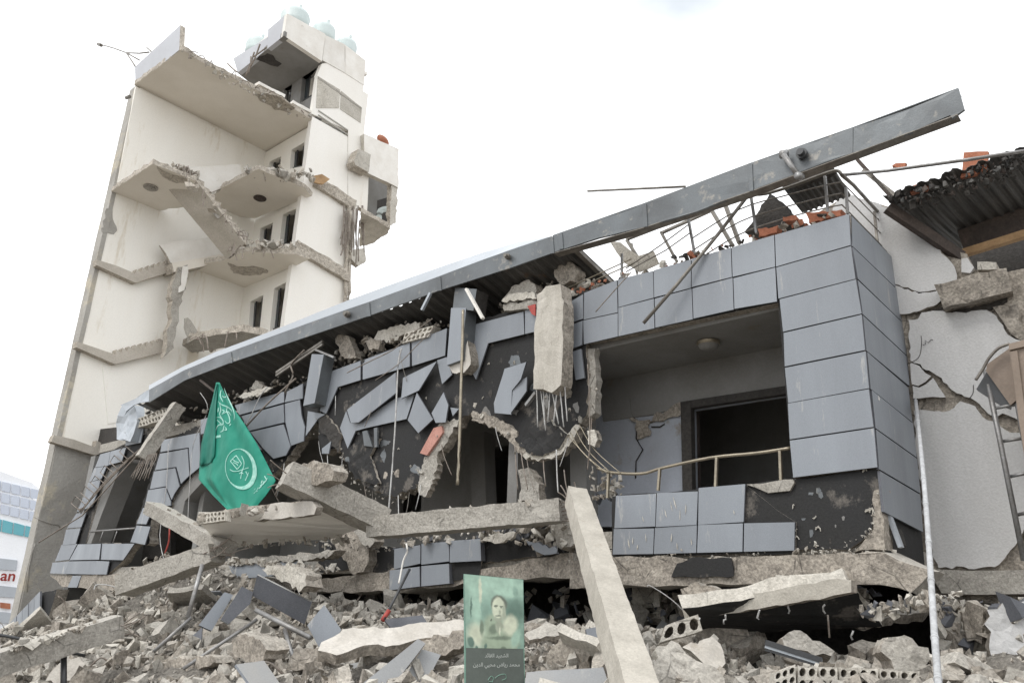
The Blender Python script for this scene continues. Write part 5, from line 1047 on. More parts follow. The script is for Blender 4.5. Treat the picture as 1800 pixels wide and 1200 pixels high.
text('محمد رياض محيي الدين', (873, 1169), 82, 'p_text')
eml = MB()
for s_ in ([(330, 1170), (360, 1130), (385, 1150), (370, 1190)], [(400, 1150), (440, 1120), (500, 1110), (510, 1150), (470, 1170)], [(340, 1185), (380, 1185)]):
    q = [px(a, b, psp(3)) for a, b in sp2(ZX(s_))]; tubem(eml, q, .003, 4)
eml.build('small_emblem', 'p_bg', po)

# ================================================================== BIG FALLEN PIECES
def bm_(name, label, a, da, b, db, w_, h_, mt='conc', roll=0., rough=(.12, .018), cat='beam'):
    return tag(beam(name, cp(*a, da), cp(*b, db), w_, h_, mt, None, roll, rough), label, cat)
bm_('fallen_beam', 'tall pale square concrete beam leaning steeply, right of the poster', (1012, 872), 10.6, (1142, 1290), 5.0, .25, .25, 'lean', .15, (.07, .007))
bm_('fallen_beam', 'thick pale beam jutting up left towards the flag, end broken round', (500, 835), 11.6, (672, 918), 12.1, .42, .36, 'conc', .1, (.085, .017))
bm_('fallen_beam', 'long level concrete beam lying under the arcade, behind the poster', (655, 928), 12.0, (990, 898), 11.0, .36, .30, 'conc', .0, (.09, .013))
bm_('fallen_beam', 'short narrow beam crossing down right beneath the flag', (268, 893), 14.5, (400, 965), 12.6, .30, .22, 'conc', 0, (.09, .013))
bm_('fallen_beam', 'broad beam below the flag sloping down left onto the rubble', (218, 1030), 12.8, (382, 972), 12.6, .42, .30, 'conc', 0, (.09, .013))
bm_('fallen_beam', 'long cracked beam entering at the lower left corner of the heap', (-40, 1176), 8.8, (208, 1100), 10.0, .32, .26, 'conc', 0, (.09, .013))
# white slab resting under the flag: top strip and large soffit
ws = thing('fallen_white_slab', 'broken white painted floor slab with hollow block edge, lying under the flag', 'floor slab', cp(480, 930, 12.2))
cs = [cp(347, 916, 12.3), cp(480, 898, 12.2), cp(560, 890, 12.1), cp(640, 925, 12.4), cp(590, 946, 13.2), cp(480, 954, 13.5), cp(402, 966, 13.4)]
n_ = np.cross(cs[2]-cs[0], cs[5]-cs[0]); n_ /= np.linalg.norm(n_); n_ = -n_ if n_[2] > 0 else n_
prism(MB(), [cs], n_, .12, (.25, .02), 0, 1).build('slab_body', ['twhite', 'broken'], ws, rough=(.2, .015))
slab('white_edge', [(345, 915), (350, 900), (410, 897), (472, 893), (476, 885), (548, 880), (556, 890), (552, 903), (478, 912), (405, 920)], (tuple(cp(450, 905, 12.35)), tuple(N)), .12, ['slabw', 'broken'], ws, jag=(.2, .015), rough=(.14, .012))
honey('honeycomb_edge', [(352, 900), (396, 898), (395, 915), (350, 920)], (tuple(cp(370, 908, 12.2)), tuple(N)), .11, ws, 'pale', '', .1, rows=2)
piece([(510, 838), (520, 820), (545, 812), (572, 815), (588, 826), (584, 842), (560, 850), (530, 848)], 0, .25, ['broken'], 'knobbly rubble cap resting on the end of the jutting thick beam', 'rubble_lump', 'rubble', spec=(tuple(cp(550, 830, 11.6)), tuple(N)))
piece([(590, 925), (605, 918), (650, 935), (648, 980), (640, 1005), (620, 1008), (600, 975), (580, 950)], .15, .3, ['broken'], 'ragged broken wall mass right of the white slab, under the thick beam', 'wall_chunk', 'wall chunk')
piece([(618, 925), (640, 922), (660, 950), (650, 962), (632, 950)], .35, .2, ['conc', 'broken'], 'small tilted block leaning on the ragged broken wall mass', 'concrete_block', 'block')
piece([(400, 984), (560, 970), (588, 966), (578, 978), (530, 984), (405, 994)], .55, .25, ['conc', 'broken'], 'thin broken concrete strip over the dark flat cladding panel')
piece([(402, 992), (528, 984), (536, 1006), (412, 1018)], .5, .05, ['tile', 'tile_edge'], 'dark flat cladding panel fallen under the white slab', 'fallen_panel', 'panel', jag=None, rough=None)
piece([(452, 1010), (548, 1058), (535, 1097), (443, 1046)], 0, .06, ['tile_edge', 'tile'], 'large dark rectangular panel leaning on the rubble under the white slab', 'fallen_panel', 'panel', jag=None, rough=None, spec=(tuple(cp(495, 1050, 10.4)), (.1, -.95, -.25)))
piece([(540, 1098), (570, 1062), (600, 1106), (588, 1128), (560, 1136)], 0, .04, ['tile', 'tile_edge'], 'blue-grey tile fragment tipped up beside the big white flat slab', 'fallen_panel', 'panel', jag=None, rough=None, spec=(tuple(cp(570, 1100, 9.8)), (.1, -.98, .2)))
piece([(460, 1000), (480, 992), (510, 995), (538, 1010), (540, 1030), (525, 1040), (505, 1022), (470, 1010)], 0, .25, ['pale', 'broken'], 'crumbly pale lump capping the large dark panel', 'rubble_lump', 'rubble', spec=(tuple(cp(500, 1015, 10.6)), tuple(N)))
piece([(560, 1142), (575, 1120), (620, 1100), (670, 1103), (740, 1095), (812, 1088), (815, 1110), (760, 1120), (700, 1132), (640, 1135), (590, 1152)], 0, .12, ['slabw', 'broken'], 'long white plastered slab lying flat left of the poster', 'concrete_slab', 'concrete slab', spec=(tuple(cp(690, 1120, 8.8)), (.1, -.5, .86)), jag=(.12, .03))
piece([(600, 1140), (700, 1132), (812, 1108), (815, 1135), (760, 1160), (660, 1170), (610, 1160)], 0, .25, ['broken'], 'brown broken underside mass beneath the long white slab', 'wall_chunk', 'wall chunk', spec=(tuple(cp(700, 1140, 9.0)), tuple(N)))
for i, (pts, dd) in enumerate([([(632, 1205), (735, 1122), (748, 1130), (690, 1205)], 8.0), ([(695, 1215), (742, 1140), (775, 1150), (740, 1215)], 8.1)]):
    piece(pts, 0, .05, ['tile', 'tile_edge'], ['grey panel strip sloping down left of the poster, dark edged', 'wider grey panel between the sloping strip and the poster'][i], 'fallen_panel', 'panel', jag=None, rough=None, spec=(tuple(cp(700, 1170, dd)), (.3, -.8, .5)))
# right: black-faced slab with concrete edge
bs = thing('fallen_black_slab', 'broad fallen slab with black underside and pale broken edge, right of the leaning beam', 'concrete slab', cp(1370, 1070, 9))
a1, a2, a3, a4 = cp(1200, 1070, 8.9), cp(1490, 1024, 8.7), cp(1552, 1100, 9.1), cp(1235, 1118, 9.6)
n_ = np.cross(a2-a1, a4-a1); n_ /= np.linalg.norm(n_); n_ = n_ if n_@(-_f) > 0 else -n_
prism(MB(), [[a1, a2, a3, a4]], n_, .16, (.2, .03), 0, 1).build('slab_body', ['black', 'pale'], bs, rough=(.16, .015))
slab('broken_edge', [(1198, 1064), (1230, 1056), (1360, 1038), (1470, 1016), (1496, 1019), (1496, 1040), (1450, 1050), (1340, 1068), (1240, 1084), (1205, 1092)], (tuple(cp(1350, 1048, 8.72)), tuple(N)), .18, ['lean', 'broken'], bs, jag=(.08, .008), rough=(.08, .007))
for i, (x, y) in enumerate([(1230, 1085), (1275, 1080), (1335, 1072), (1385, 1062), (1450, 1062), (1500, 1108)]): tube('ceiling_hook', wob(cp(x, y, 8.66), cp(x+rng.uniform(-4, 4), y+16, 8.66), 3, .02), .01, 'cable', bs)
piece([(1500, 1085), (1552, 1058), (1620, 1045), (1690, 1040), (1692, 1050), (1630, 1072), (1560, 1085), (1512, 1090)], 0, .12, ['conc', 'broken'], 'thin broken ledge slab extending right towards the white pole', spec=(tuple(cp(1590, 1065, 9.4)), (0, -.6, .8)))
honey('hollow_block', [(1170, 1098), (1228, 1080), (1236, 1108), (1160, 1128)], (tuple(cp(1200, 1104, 7.8)), (-.1, -.98, .1)), .11, None, 'pale', 'hollow block showing four round holes beside the leaning beam', .3, rows=1)
honey('hollow_block', [(1364, 1010), (1390, 1012), (1388, 1028), (1363, 1026)], ww(.3), .08, None, 'pale', 'small hollow block piece sitting on top of the black-faced slab', .12, rows=1)
honey('hollow_block', [(1362, 1180), (1398, 1166), (1400, 1200), (1360, 1212)], (tuple(cp(1380, 1190, 6.6)), (-.1, -.98, .1)), .07, None, 'pale', 'end block with round holes at the left of the fallen block row', .2, rows=2)
for i in range(6):
    x0 = 1402+i*36; honey('hollow_block', [(x0, 1169+i*1.5), (x0+33, 1170+i*1.5), (x0+34, 1212), (x0, 1212)], (tuple(cp(1500, 1190, 6.6+.05*i)), (-.1, -.98, .1)), .09, None, 'pale', ['first', 'second', 'third', 'fourth', 'fifth', 'sixth'][i]+' hollow block along the fallen row at the bottom right', .2, rows=2)
piece([(1195, 1035), (1215, 1025), (1245, 1028), (1262, 1042), (1245, 1050), (1205, 1052)], 0, .18, ['broken'], 'rounded hollow lump on the left end of the black-faced slab', 'rubble_lump', 'rubble', spec=(tuple(cp(1225, 1040, 9.3)), tuple(N)))
piece([(1150, 1140), (1180, 1125), (1275, 1190), (1265, 1230), (1150, 1230)], 0, .1, ['conc', 'pale'], 'tan wall slab tilted beside the foot of the leaning beam', spec=(tuple(cp(1210, 1180, 6.8)), (.1, -.9, .4)))
piece([(1200, 1135), (1235, 1122), (1268, 1130), (1278, 1165), (1262, 1195), (1235, 1165)], 0, .1, ['slabw', 'pale'], 'bright white plaster slab beside the hollow block with four holes', 'plaster_slab', 'plaster slab', spec=(tuple(cp(1235, 1160, 7.0)), (0, -.95, .3)))
piece([(1562, 1118), (1590, 1116), (1632, 1140), (1636, 1215), (1560, 1215), (1568, 1160), (1550, 1145)], 0, .3, ['conc', 'broken'], 'upright concrete chunk left of the white pole base', 'wall_chunk', 'wall chunk', spec=(tuple(cp(1595, 1165, 7.2)), (-.1, -.98, .1)))
piece([(1736, 1072), (1760, 1060), (1830, 1050), (1830, 1185), (1745, 1170), (1740, 1120)], 0, .15, ['stucco', 'broken'], 'large pale stucco slab propped at the right edge of the frame', 'wall_chunk', 'wall chunk', spec=(tuple(cp(1780, 1120, 8.4)), (-.2, -.95, .1)))
piece([(1375, 1120), (1395, 1108), (1440, 1128), (1468, 1145), (1462, 1155), (1420, 1145), (1378, 1132)], 0, .2, ['conc', 'broken'], 'tan beam stub under the black-faced slab', 'concrete_block', 'block', spec=(tuple(cp(1420, 1130, 7.8)), (0, -.95, .3)))
for i in range(3): tag(barm(MB(), cp(1345, 1128+i*5, 7.6), cp(1445, 1160+i*4, 7.4), .03, .05).build('metal_profile', ['frame', 'flash', 'frame'][i]), ['upper dark', 'light', 'lower dark'][i]+' metal profile strip lying beside the tan beam stub', 'metal strip')
piece([(150, 1060), (165, 1040), (195, 1045), (200, 1085), (180, 1100), (150, 1100)], .3, .4, ['conc', 'broken'], 'squat concrete footing under the left wing', 'concrete_block', 'block')
piece([(245, 1085), (285, 1062), (330, 1060), (335, 1075), (300, 1085), (250, 1095)], .6, .25, ['pale', 'broken'], 'flat oval block of broken wall left of the grey pole', 'wall_chunk', 'wall chunk')
piece([(232, 1178), (300, 1158), (372, 1152), (380, 1165), (330, 1188), (245, 1192)], 0, .25, ['broken'], 'brown oblong chunk at the bottom left of the heap', 'wall_chunk', 'wall chunk', spec=(tuple(cp(300, 1172, 10)), tuple(N)))
piece([(80, 1195), (105, 1165), (140, 1152), (150, 1165), (120, 1200)], 0, .08, ['slabw'], 'white board fragment near the bottom left corner', 'plaster_slab', 'plaster slab', spec=(tuple(cp(115, 1180, 10)), (0, -.9, .4)))
rr_ = random.Random(19)
def bars_out(p, d, n, l, label, parent=None):
    d = np.array(d, float); d /= np.linalg.norm(d)
    for i in range(n):
        o_ = np.array([rr_.uniform(-.13, .13) for _ in range(3)]); e = d*l*rr_.uniform(.5, 1)+np.array([rr_.uniform(-.12, .12) for _ in range(3)])
        o = tube('rebar_end', smooth_path([p+o_-d*.1, p+o_+e*.5, p+o_+e+np.array([0, 0, rr_.uniform(-.12, .05)])]), .008, 'rust'); tag(o, label, 'rebar', label)
bars_out(cp(1012, 880, 10.6), cp(1000, 850, 10.7)-cp(1012, 880, 10.6), 7, .35, 'short bent rebar sticking out of the top of the leaning pale beam')
bars_out(cp(505, 838, 11.6), cp(480, 822, 11.5)-cp(505, 838, 11.6), 4, .3, 'short rebar sticking out of the jutting thick beam end')
bars_out(cp(985, 900, 11.0), cp(1010, 895, 10.9)-cp(985, 900, 11.0), 6, .4, 'short rebar sticking out of the right end of the level beam')
bars_out(cp(208, 1100, 10.0), cp(230, 1088, 10.0)-cp(208, 1100, 10.0), 6, .4, 'short rebar sticking out of the cracked lower left beam')
bars_out(cp(385, 970, 12.5), cp(405, 965, 12.5)-cp(385, 970, 12.5), 6, .4, 'short rebar sticking out of the beam below the flag')
re = []
for a, da, b, db, n in (((660, 915), 11.9, (985, 880), 10.9, 90), ((505, 822), 11.5, (665, 905), 12, 50), ((270, 888), 14.4, (395, 955), 12.6, 40), ((225, 1015), 12.7, (382, 960), 12.5, 50), ((20, 1140), 8.9, (205, 1086), 9.9, 50), ((400, 960), 12.9, (620, 945), 12.9, 60), ((400, 985), 12.3, (600, 1000), 11.8, 110), ((350, 905), 12.1, (550, 885), 12.0, 40)):
    for _ in range(n):
        t = rr_.random(); re.append((cp(a[0]+(b[0]-a[0])*t+rr_.uniform(-5, 5), a[1]+(b[1]-a[1])*t+rr_.uniform(-3, 5), da+(db-da)*t), .03*(6**(rr_.random()**2))))
pebbles('beam_top_debris', re, ['broken', 'conc', 'pale', 'broken'], None, 'small crumbs and broken bits lying along the fallen beams', seed=3)
# slatted panel at far left
sl_ = thing('slatted_panel', 'leaning grey panel of vertical planks at the lower far left', 'panel', P(22, .3, .8))
for i in range(6):
    x0, x1 = 8+i*10.5, 18+i*10.5; yt = lambda x: 1105-(x-7)*1.05; yb = lambda x: 1140-(x)*.72
    slab('plank', [(x0, yt(x0)), (x1, yt(x1)), (x1-1, yb(x1)), (x0-1, yb(x0))], ww(.3+.015*(i % 2)), .05, ['tile', 'tile_edge'], sl_)
slab('panel_back', [(72, 1042), (100, 1035), (85, 1085), (65, 1105)], ww(.2), .3, ['black', 'broken'], sl_, jag=(.3, .04))
piece([(408, 1128), (425, 1115), (450, 1122), (468, 1140), (462, 1158), (430, 1165), (412, 1155)], 0, .3, ['broken'], 'tan squarish stone block in front of the slanting pipes', 'stone_block', 'block', spec=(tuple(cp(435, 1140, 9.0)), tuple(N)))
piece([(350, 1098), (395, 1040), (410, 1045), (372, 1108)], 0, .06, ['tile', 'tile_edge'], 'grey cladding strip standing on edge right of the flat oval block', 'fallen_panel', 'panel', jag=None, rough=None, spec=(tuple(cp(380, 1070, 10.3)), (.5, -.8, .2)))
piece([(388, 1088), (425, 1030), (445, 1040), (440, 1060), (402, 1096)], 0, .06, ['tile_edge', 'tile'], 'dark cladding strip leaning left of the large dark panel', 'fallen_panel', 'panel', jag=None, rough=None, spec=(tuple(cp(415, 1060, 10.2)), (.4, -.85, .2)))
piece([(520, 1140), (590, 1135), (560, 1175), (500, 1178)], 0, .12, ['broken', 'conc'], 'brown slab wedge below the tipped tile fragment', spec=(tuple(cp(540, 1155, 9.0)), (.1, -.9, .3)))
piece([(925, 1180), (1060, 1172), (1075, 1215), (920, 1215)], 0, .08, ['tile', 'tile_edge'], 'wide grey slab lying at the bottom edge right of the poster', 'fallen_panel', 'panel', jag=None, rough=(.2, .01), spec=(tuple(cp(990, 1195, 7.2)), (0, -.8, .6)))
piece([(1030, 1105), (1075, 1095), (1090, 1135), (1058, 1150), (1035, 1140)], 0, .05, ['tile', 'tile_edge'], 'grey tile piece upright behind the leaning pale beam', 'fallen_panel', 'panel', jag=None, rough=None, spec=(tuple(cp(1060, 1120, 8.6)), (.1, -.95, .2)))
piece([(925, 1110), (960, 1092), (1000, 1100), (975, 1118), (930, 1124)], 0, .05, ['conc', 'broken'], 'thin tilted slab right of the poster edge', spec=(tuple(cp(960, 1108, 8.8)), (.1, -.6, .8)))
piece([(960, 1150), (985, 1128), (1025, 1126), (1045, 1150), (1010, 1165), (970, 1168)], 0, .2, ['broken'], 'knobbly brown lump between the poster and the leaning beam', 'rubble_lump', 'rubble', spec=(tuple(cp(1000, 1145, 8.0)), tuple(N)))
sm_ = MB(); q_ = random.Random(4)
for x, y, l in [(1180, 890, 14), (1186, 884, 18), (1195, 905, 16), (1170, 902, 12), (1205, 895, 14), (1105, 955, 14), (1112, 950, 10), (1135, 945, 12), (1120, 962, 8), (1180, 945, 12), (1190, 960, 10), (1130, 912, 8), (1290, 900, 6), (1215, 952, 10), (1545, 700, 8)]:
    a_ = q_.uniform(-.3, .1); prism(sm_, [[px(x+dx*math.cos(a_)-dy*math.sin(a_), y+dx*math.sin(a_)+dy*math.cos(a_), ww(.012)) for dx, dy in [(0, -l*.7), (q_.uniform(.4, 1.3), -l*.2), (q_.uniform(.3, .9), l*.3), (0, l*.6), (-q_.uniform(.4, 1.1), l*.1)]]], N, .003)
tag(sm_.build('plaster_smears', 'pale', bd), kind='stuff')
# poles and pipes in the heap
for i, (a, da, b, db, r_, mt_, lb) in enumerate([
    ((356, 992), 11.5, (330, 1085), 11.0, .032, 'steel', 'short upright grey pipe in the left rubble'),
    ((270, 1145), 10.6, (336, 1085), 11.0, .024, 'steel', 'grey pipe running down left from the upright pipe foot'),
    ((452, 1088), 10.2, (322, 1175), 9.6, .022, 'steel', 'long grey pipe slanting down left in front of the broken blocks'),
    ((450, 1072), 10.0, (545, 1120), 9.4, .03, 'steel', 'grey post lying under the large dark panel'),
    ((500, 1105), 9.8, (520, 1170), 9.4, .025, 'steel', 'grey post stump below the slanting grey post'),
    ((112, 1150), 9.5, (112, 1230), 9.3, .035, 'frame', 'short dark upright post near the lower left corner'),
    ((720, 1000), 10.8, (675, 1088), 10.2, .018, 'frame', 'dark stick with red tip leaning below the lower tiles'),
    ((1455, 1080), 8.6, (1458, 1120), 8.5, .01, 'rust', 'thin rusty bar hanging under the black-faced slab'),
    ]):
    tag(tube('leaning_pole' if r_ > .02 else 'thin_bar', [cp(*a, da), cp((a[0]+b[0])/2, (a[1]+b[1])/2, 2*da*db/(da+db)), cp(*b, db)], r_, mt_, None, 10), lb, 'pole')
tag(tube('white_cloth_tie', smooth_path([cp(714, 955, 10.9), cp(716, 968, 10.85), cp(709, 985, 10.85), cp(705, 1005, 10.8), cp(701, 1025, 10.7)]), .013, 'white', None, 6), 'twisted white cloth tied round the top of the dark stick', 'cloth')
tag(tube('red_tip', [cp(684, 1072, 10.3), cp(672, 1090, 10.2)], .03, 'redc', None, 8), 'red handle end of the dark stick', 'handle')
tag(tube('black_hose', smooth_path([cp(-20, 1112, 9.5), cp(40, 1123, 9.6), cp(90, 1138, 9.7), cp(150, 1152, 9.8)]), .018, 'frame', None, 8), 'dark hose curving over the cracked beam in the lower left corner', 'hose')
wp = thing('white_pole', 'tall chalky white pole leaning against the stucco wall at the right', 'pole', cp(1655, 1230, 4.6))
def wpt(t): d_ = 1/(1/11.4+(1/4.6-1/11.4)*t); return cp(1606+49*t+3*math.sin(t*5), 672+558*t, d_)
tube('pole_shaft', [wpt(t/10) for t in range(11)], .022, 'polew', wp, 8)
for t in (.12, .3, .38, .5, .62, .8, .93): tube('collar', [wpt(t), wpt(t+.008)], .0255, 'polew', wp, 8)
# ladder and tan metal box at the right edge
ld = thing('metal_ladder', 'narrow grey metal ladder fixed to the stucco wall at the right edge', 'ladder', px(1770, 850, ww(-1)))
tube('stile', [px(1732, 650, ww(-1.1)), px(1757, 770, ww(-1.0)), px(1800, 985, ww(-.9))], .03, 'steel', ld, 8); tube('stile', [px(1776, 640, ww(-1.1)), px(1800, 770, ww(-1.0)), px(1840, 960, ww(-.9))], .03, 'steel', ld, 8)
for a, b in (((1745, 718), (1790, 710)), ((1758, 776), (1803, 769)), ((1772, 838), (1815, 829)), ((1786, 905), (1830, 895))): tube('rung', [px(*a, ww(-1.05)), px(*b, ww(-1.05))], .02, 'steel', ld)
tb = thing('tan_metal_housing', 'brown tan painted metal housing at the right edge above the ladder', 'metal box', px(1790, 700, ww(-1)))
slab('front_plate', [(1773, 610), (1850, 590), (1870, 930), (1808, 850), (1788, 720)], ww(-.7), .3, 'tan', tb); slab('top_rim', [(1773, 604), (1850, 585), (1850, 597), (1774, 615)], ww(-.66), .35, 'tan', tb)
slab('rib', [(1776, 618), (1788, 616), (1822, 880), (1808, 850), (1790, 730)], ww(-.67), .05, 'tan', tb)
slab('side_panel', [(1735, 640), (1774, 612), (1790, 700), (1776, 712), (1733, 652)], ww(-1.0), .08, 'tan', tb); slab('dark_soffit', [(1716, 684), (1734, 654), (1776, 700), (1774, 716), (1758, 711)], ww(-1.05), .12, ['frame'], tb)
tube('edge_pipe', smooth_path([px(1715, 668, ww(-.9)), px(1728, 648, ww(-.9)), px(1738, 630, ww(-.9)), px(1755, 612, ww(-.9)), px(1775, 604, ww(-.9))]), .018, 'rail', tb, 8)
tag(barm(MB(), px(1563, 905, ww(-.3)), px(1584, 962, ww(-.3)), .1, .04).build('metal_flashing', 'flash'), 'light ribbed metal strip hanging below the side tiles', 'metal strip')

# ================================================================== RUBBLE: individual chunks, then fine debris
LB = {'block': ['dusty jagged concrete chunk among the rubble heap', 'jagged concrete chunks'], 'plate': ['flat broken slab piece lying in the rubble heap', 'flat slab pieces'], 'tile': ['thin grey cladding shard lying in the rubble heap', 'cladding shards']}
HERO = [(1155, 1075, 1245, 1132, 7.8), (1350, 1160, 1610, 1215, 6.6), (1140, 1118, 1285, 1200, 6.8), (1545, 1108, 1645, 1200, 7.2), (1730, 1046, 1810, 1195, 8.4), (1335, 1100, 1475, 1168, 7.4), (555, 1082, 820, 1182, 8.8), (632, 1118, 780, 1200, 8.0),
        (440, 990, 555, 1102, 10.4), (536, 1056, 610, 1138, 9.8), (-10, 1080, 222, 1195, 9.9), (240, 1056, 340, 1097, 11.), (228, 1148, 384, 1195, 10.), (1195, 1016, 1560, 1118, 8.6), (320, 1078, 458, 1180, 9.6), (328, 988, 362, 1092, 11.), (400, 980, 560, 1022, 11.5), (1495, 1040, 1695, 1090, 9.2), (400, 1100, 470, 1160, 9.)]
def in_front(X, Y, D, e=0): return any(x0-e < X < x1+e and y0-e < Y < y1+e*.6 and D < d_+.1 for x0, y0, x1, y1, d_ in HERO)
r = random.Random(77); placed = []; tries = 0
while len(placed) < 290 and tries < 60000:
    tries += 1
    u_ = r.uniform(-4, 22); w_ = r.uniform(-1.5, 5.4) if r.random() < .85 else r.uniform(0, 2)
    kind = r.choices(['block', 'plate', 'tile'], [4, 6.5, 1.5])[0]; s_ = r.choice([.22, .28, .36, .45, .6, .8, 1.0])*(1.25 if kind != 'block' else .7)
    z_ = heapz(u_, w_); p_ = P(u_, w_, z_+s_*.12); X, Y, D = proj(p_)
    if D < 4.5 or not (-20 < X < 1820 and 960 < Y < 1225) or F*s_/D < 18: continue
    hp = F*s_/D*.5
    if 815-hp < X < 925+hp and D < 7.8 and Y < 1215+hp: continue
    if s_ > .6 and D < 7.5: continue
    if in_front(X, Y, D, hp*.35): continue
    if any((X-a)**2+((Y-b)*1.7)**2 < (11+F*s_/D*.36)**2 for a, b in placed): continue
    placed.append((X, Y)); me = r.choice(LIB[kind]); o = bpy.data.objects.new({'block': 'concrete_chunk', 'plate': 'slab_piece', 'tile': 'cladding_shard'}[kind], me); COL.objects.link(o)
    o.location = tuple(p_); o.rotation_euler = rotm(r, 3.1) if kind == 'block' else Euler((r.uniform(-.75, .75), r.uniform(-.75, .75), r.uniform(0, 6.28))); o.scale = (s_, s_*r.uniform(.7, 1.1), s_)
    reg = [w__ for lim, w__ in ((120, 'at the far left end of the heap'), (260, 'below the left wing'), (400, 'in front of the grey pipes below the flag'), (560, 'around the large dark panel'), (690, 'on and behind the long white slab'), (815, 'just left of the poster'),
           (1000, 'just right of the poster'), (1180, 'beside the leaning pale beam'), (1360, 'near the four-holed hollow block'), (1550, 'around the fallen block row'), (1650, 'left of the white pole'), (9999, 'right of the white pole')) if X < lim][0]
    szw = 'big ' if F*s_/D > 75 else 'small ' if F*s_/D < 38 else ''
    tag(o, szw+{'block': 'jagged dusty concrete chunk', 'plate': 'flat broken slab piece', 'tile': 'thin grey cladding shard'}[kind]+' '+reg, {'block': 'rubble', 'plate': 'slab piece', 'tile': 'shard'}[kind], LB[kind][1])
pts = []
while len(pts) < 2600:
    u_ = r.uniform(-5, 23); w_ = r.uniform(-1.5, 5.4); z_ = heapz(u_, w_); X, Y, D = proj(P(u_, w_, z_)); s_ = r.uniform(.1, .26)
    if not (-30 < X < 1830 and Y < 1240) or D < 5 or r.random() > 9/max(D, 9) or (800 < X < 940 and D < 7.8) or in_front(X, Y, D, 8): continue
    pts.append((P(u_, w_, z_+s_*.2), s_))
pebbles('broken_stones', pts, ['conc', 'broken', 'pale', 'conc', 'broken', 'broken'], None, 'middling broken stones and slab crumbs piled over the rubble heap', seed=6)
pts = []
while len(pts) < 18000:
    u_ = r.uniform(-5, 23); w_ = r.uniform(-2.2, 5.8); z_ = heapz(u_, w_)
    X, Y, D = proj(P(u_, w_, z_))
    if not (-30 < X < 1830 and Y < 1240) or D < 3.8: continue
    if r.random() > min(1, 9/D): continue
    s_ = .03*(5.5**(r.random()**1.7))
    if 800 < X < 940 and D < 7.5 and Y < 1235: continue
    if in_front(X, Y, D) and (s_ > .05 or r.random() < .6): continue
    pts.append((P(u_, w_, z_+s_*.15), s_))
pebbles('fine_rubble', pts, ['conc', 'broken', 'broken', 'broken', 'conc', 'pale', 'heap', 'heap', 'conc'], None, 'small broken stones and dust covering the rubble heap', seed=5)
# rubble lying on the floor ledges
re = strew([(700, 950), (780, 940), (850, 930), (940, 905), (1000, 905), (1010, 960), (950, 965), (850, 945), (700, 958)], ww(.08), 200, .05, .22, 41)
re += strew([(560, 955), (650, 960), (690, 960), (690, 968), (560, 965)], ww(.1), 40, .04, .12, 42)
re += strew([(1040, 810), (1085, 840), (1085, 875), (1040, 880)], ww(-.3), 60, .06, .18, 43)
re += strew([(620, 1040), (1000, 1035), (1060, 1040), (1060, 1105), (620, 1110)], ww(-1.2), 160, .1, .4, 44)
re += strew([(1080, 1035), (1540, 1035), (1540, 1060), (1080, 1100)], ww(-1.2), 160, .1, .4, 45)
re += strew([(1500, 1068), (1640, 1040), (1690, 1040), (1660, 1060), (1520, 1085)], ww(.3), 70, .05, .16, 46)
re += strew([(215, 1000), (300, 970), (300, 985), (240, 1015)], ww(.25), 60, .05, .16, 47)
re += strew([(360, 1000), (420, 1000), (440, 1060), (360, 1080), (250, 1080)], ww(.2), 160, .08, .3, 48)
re += strew([(1640, 1060), (1800, 1055), (1800, 1120), (1650, 1140)], ww(-1.0), 120, .1, .4, 49)
pebbles('ledge_rubble', re, ['broken', 'conc', 'pale', 'broken', 'tile_edge'], None, 'crumbled masonry heaped along the broken floor ledge', seed=41)
piece([(1020, 905), (1000, 900), (975, 905), (968, 935), (985, 965), (1010, 955)], .15, .2, ['conc', 'broken'], 'brown block standing against the top of the leaning pale beam', 'concrete_block', 'block')
piece([(840, 950), (870, 938), (905, 935), (902, 945), (880, 955)], .2, .05, ['pale'], 'flat pale chip on the ledge left of the leaning beam', 'plaster_slab', 'plaster slab')
piece([(925, 950), (980, 965), (978, 972), (950, 972)], .25, .03, ['tile', 'tile_edge'], 'folded dark tile shard drooping from the ledge', 'fallen_panel', 'panel', rough=None)
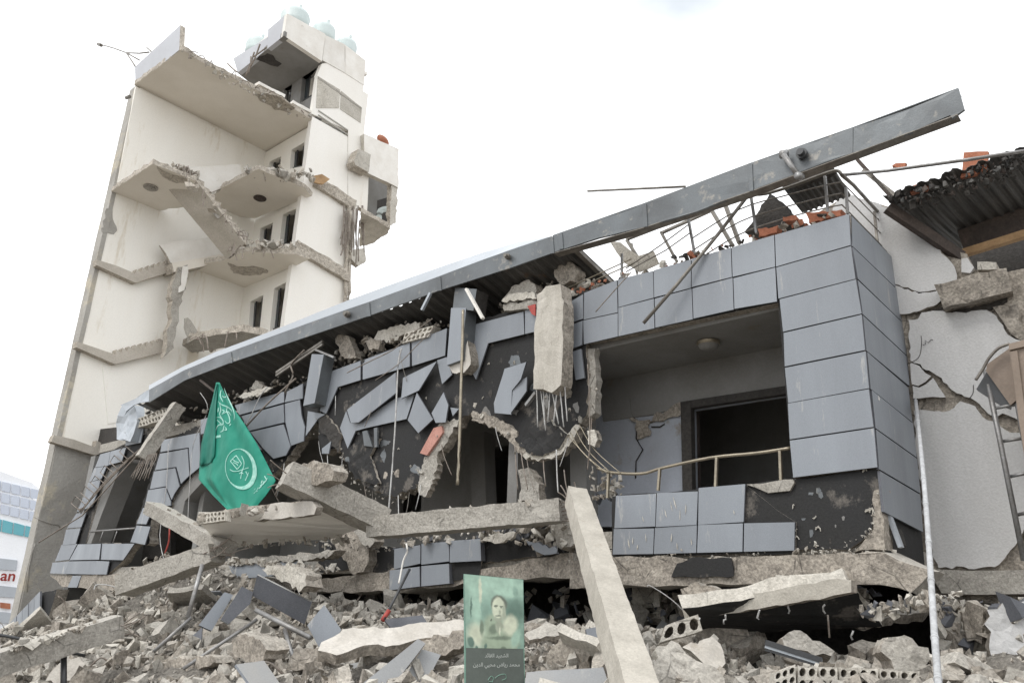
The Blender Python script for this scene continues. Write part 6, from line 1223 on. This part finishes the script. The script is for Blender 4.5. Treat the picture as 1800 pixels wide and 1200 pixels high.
# stray rebars and wires in the heap
rb_ = random.Random(12)
for i in range(26):
    u_, w_ = rb_.uniform(-3, 18), rb_.uniform(.2, 4.5); p_ = P(u_, w_, heapz(u_, w_)+.05); X, Y, D = proj(p_)
    if not (0 < X < 1800 and Y > 985) or (790 < X < 940): continue
    d_ = np.array([rb_.uniform(-1, 1), rb_.uniform(-1, 1), rb_.uniform(.1, .9)])*rb_.uniform(.3, .8)
    o = tube('bent_rebar', smooth_path([p_, p_+d_*.4+np.array([rb_.uniform(-.1, .1), 0, .08]), p_+d_*.8, p_+d_+np.array([.1, 0, -.15])]), rb_.choice([.006, .008, .012]), rb_.choice(['rust', 'cable', 'rust']))
    tag(o, 'thin bent rebar poking out of the rubble heap', 'rebar', 'bent rebars in the rubble')

# ================================================================== FAR BUILDING AT THE LEFT
fb_ = thing('white_office_building', 'distant white building with teal glass band and shop signs, left edge', 'building', cp(20, 1100, 60))
FS = (tuple(cp(20, 950, 60)), (.35, -.94, 0))
def fpl(l): return (tuple(cp(20, 950, 60)+np.array([.35, -.94, 0])*l), (.35, -.94, 0))
slab('wall', [(-60, 805), (57, 848), (60, 1180), (-60, 1180)], FS, 8, 'farwhite', fb_)
for i in range(-2, 5):
    for j in range(3): 
        x0 = i*17+4+j*-1; y0 = 846+j*20+i*4; slab('lattice_pane', [(x0, y0), (x0+14, y0+3), (x0+13, y0+19), (x0-1, y0+16)], fpl(.1), .1, 'farblue', fb_)
for i in range(-2, 3): x0 = i*20+5; slab('glass_panel', [(x0, 913+i*5), (x0+18, 918+i*5), (x0+16, 938+i*4), (x0-2, 934+i*4)], fpl(.1), .1, 'teal', fb_)
for y0 in (984, 1032, 1078): slab('shutter', [(-40, y0-8), (30, y0), (28, y0+18), (-40, y0+14)], fpl(.12), .1, 'fargrey', fb_)
def ltxt(s, c, wpx, mt):
    cu = bpy.data.curves.new('sign_lettering', 'FONT'); cu.body = s; cu.align_x = 'CENTER'; cu.extrude = .05; cu.offset = .02
    t = bpy.data.objects.new('tmp', cu); COL.objects.link(t); bpy.context.view_layer.update(); me = bpy.data.meshes.new_from_object(t.evaluated_get(bpy.context.evaluated_depsgraph_get())); bpy.data.objects.remove(t)
    X = np.array([.94, .35, 0]); v = np.array([tuple(q.co) for q in me.vertices]); k_ = wpx/F*60/(v[:, 0].max()-v[:, 0].min())
    for i, q in enumerate(me.vertices): q.co = Vector(X*v[i, 0]*k_+Z*v[i, 1]*k_)
    me.materials.clear(); me.materials.append(MT[mt]); link('sign_lettering', me, fb_, px(*c, fpl(.3)))
ltxt('an', (13, 1020), 22, 'redc'); 
slab('orange_sign', [(0, 1058), (18, 1060), (18, 1070), (0, 1068)], fpl(.2), .1, 'orange', fb_)
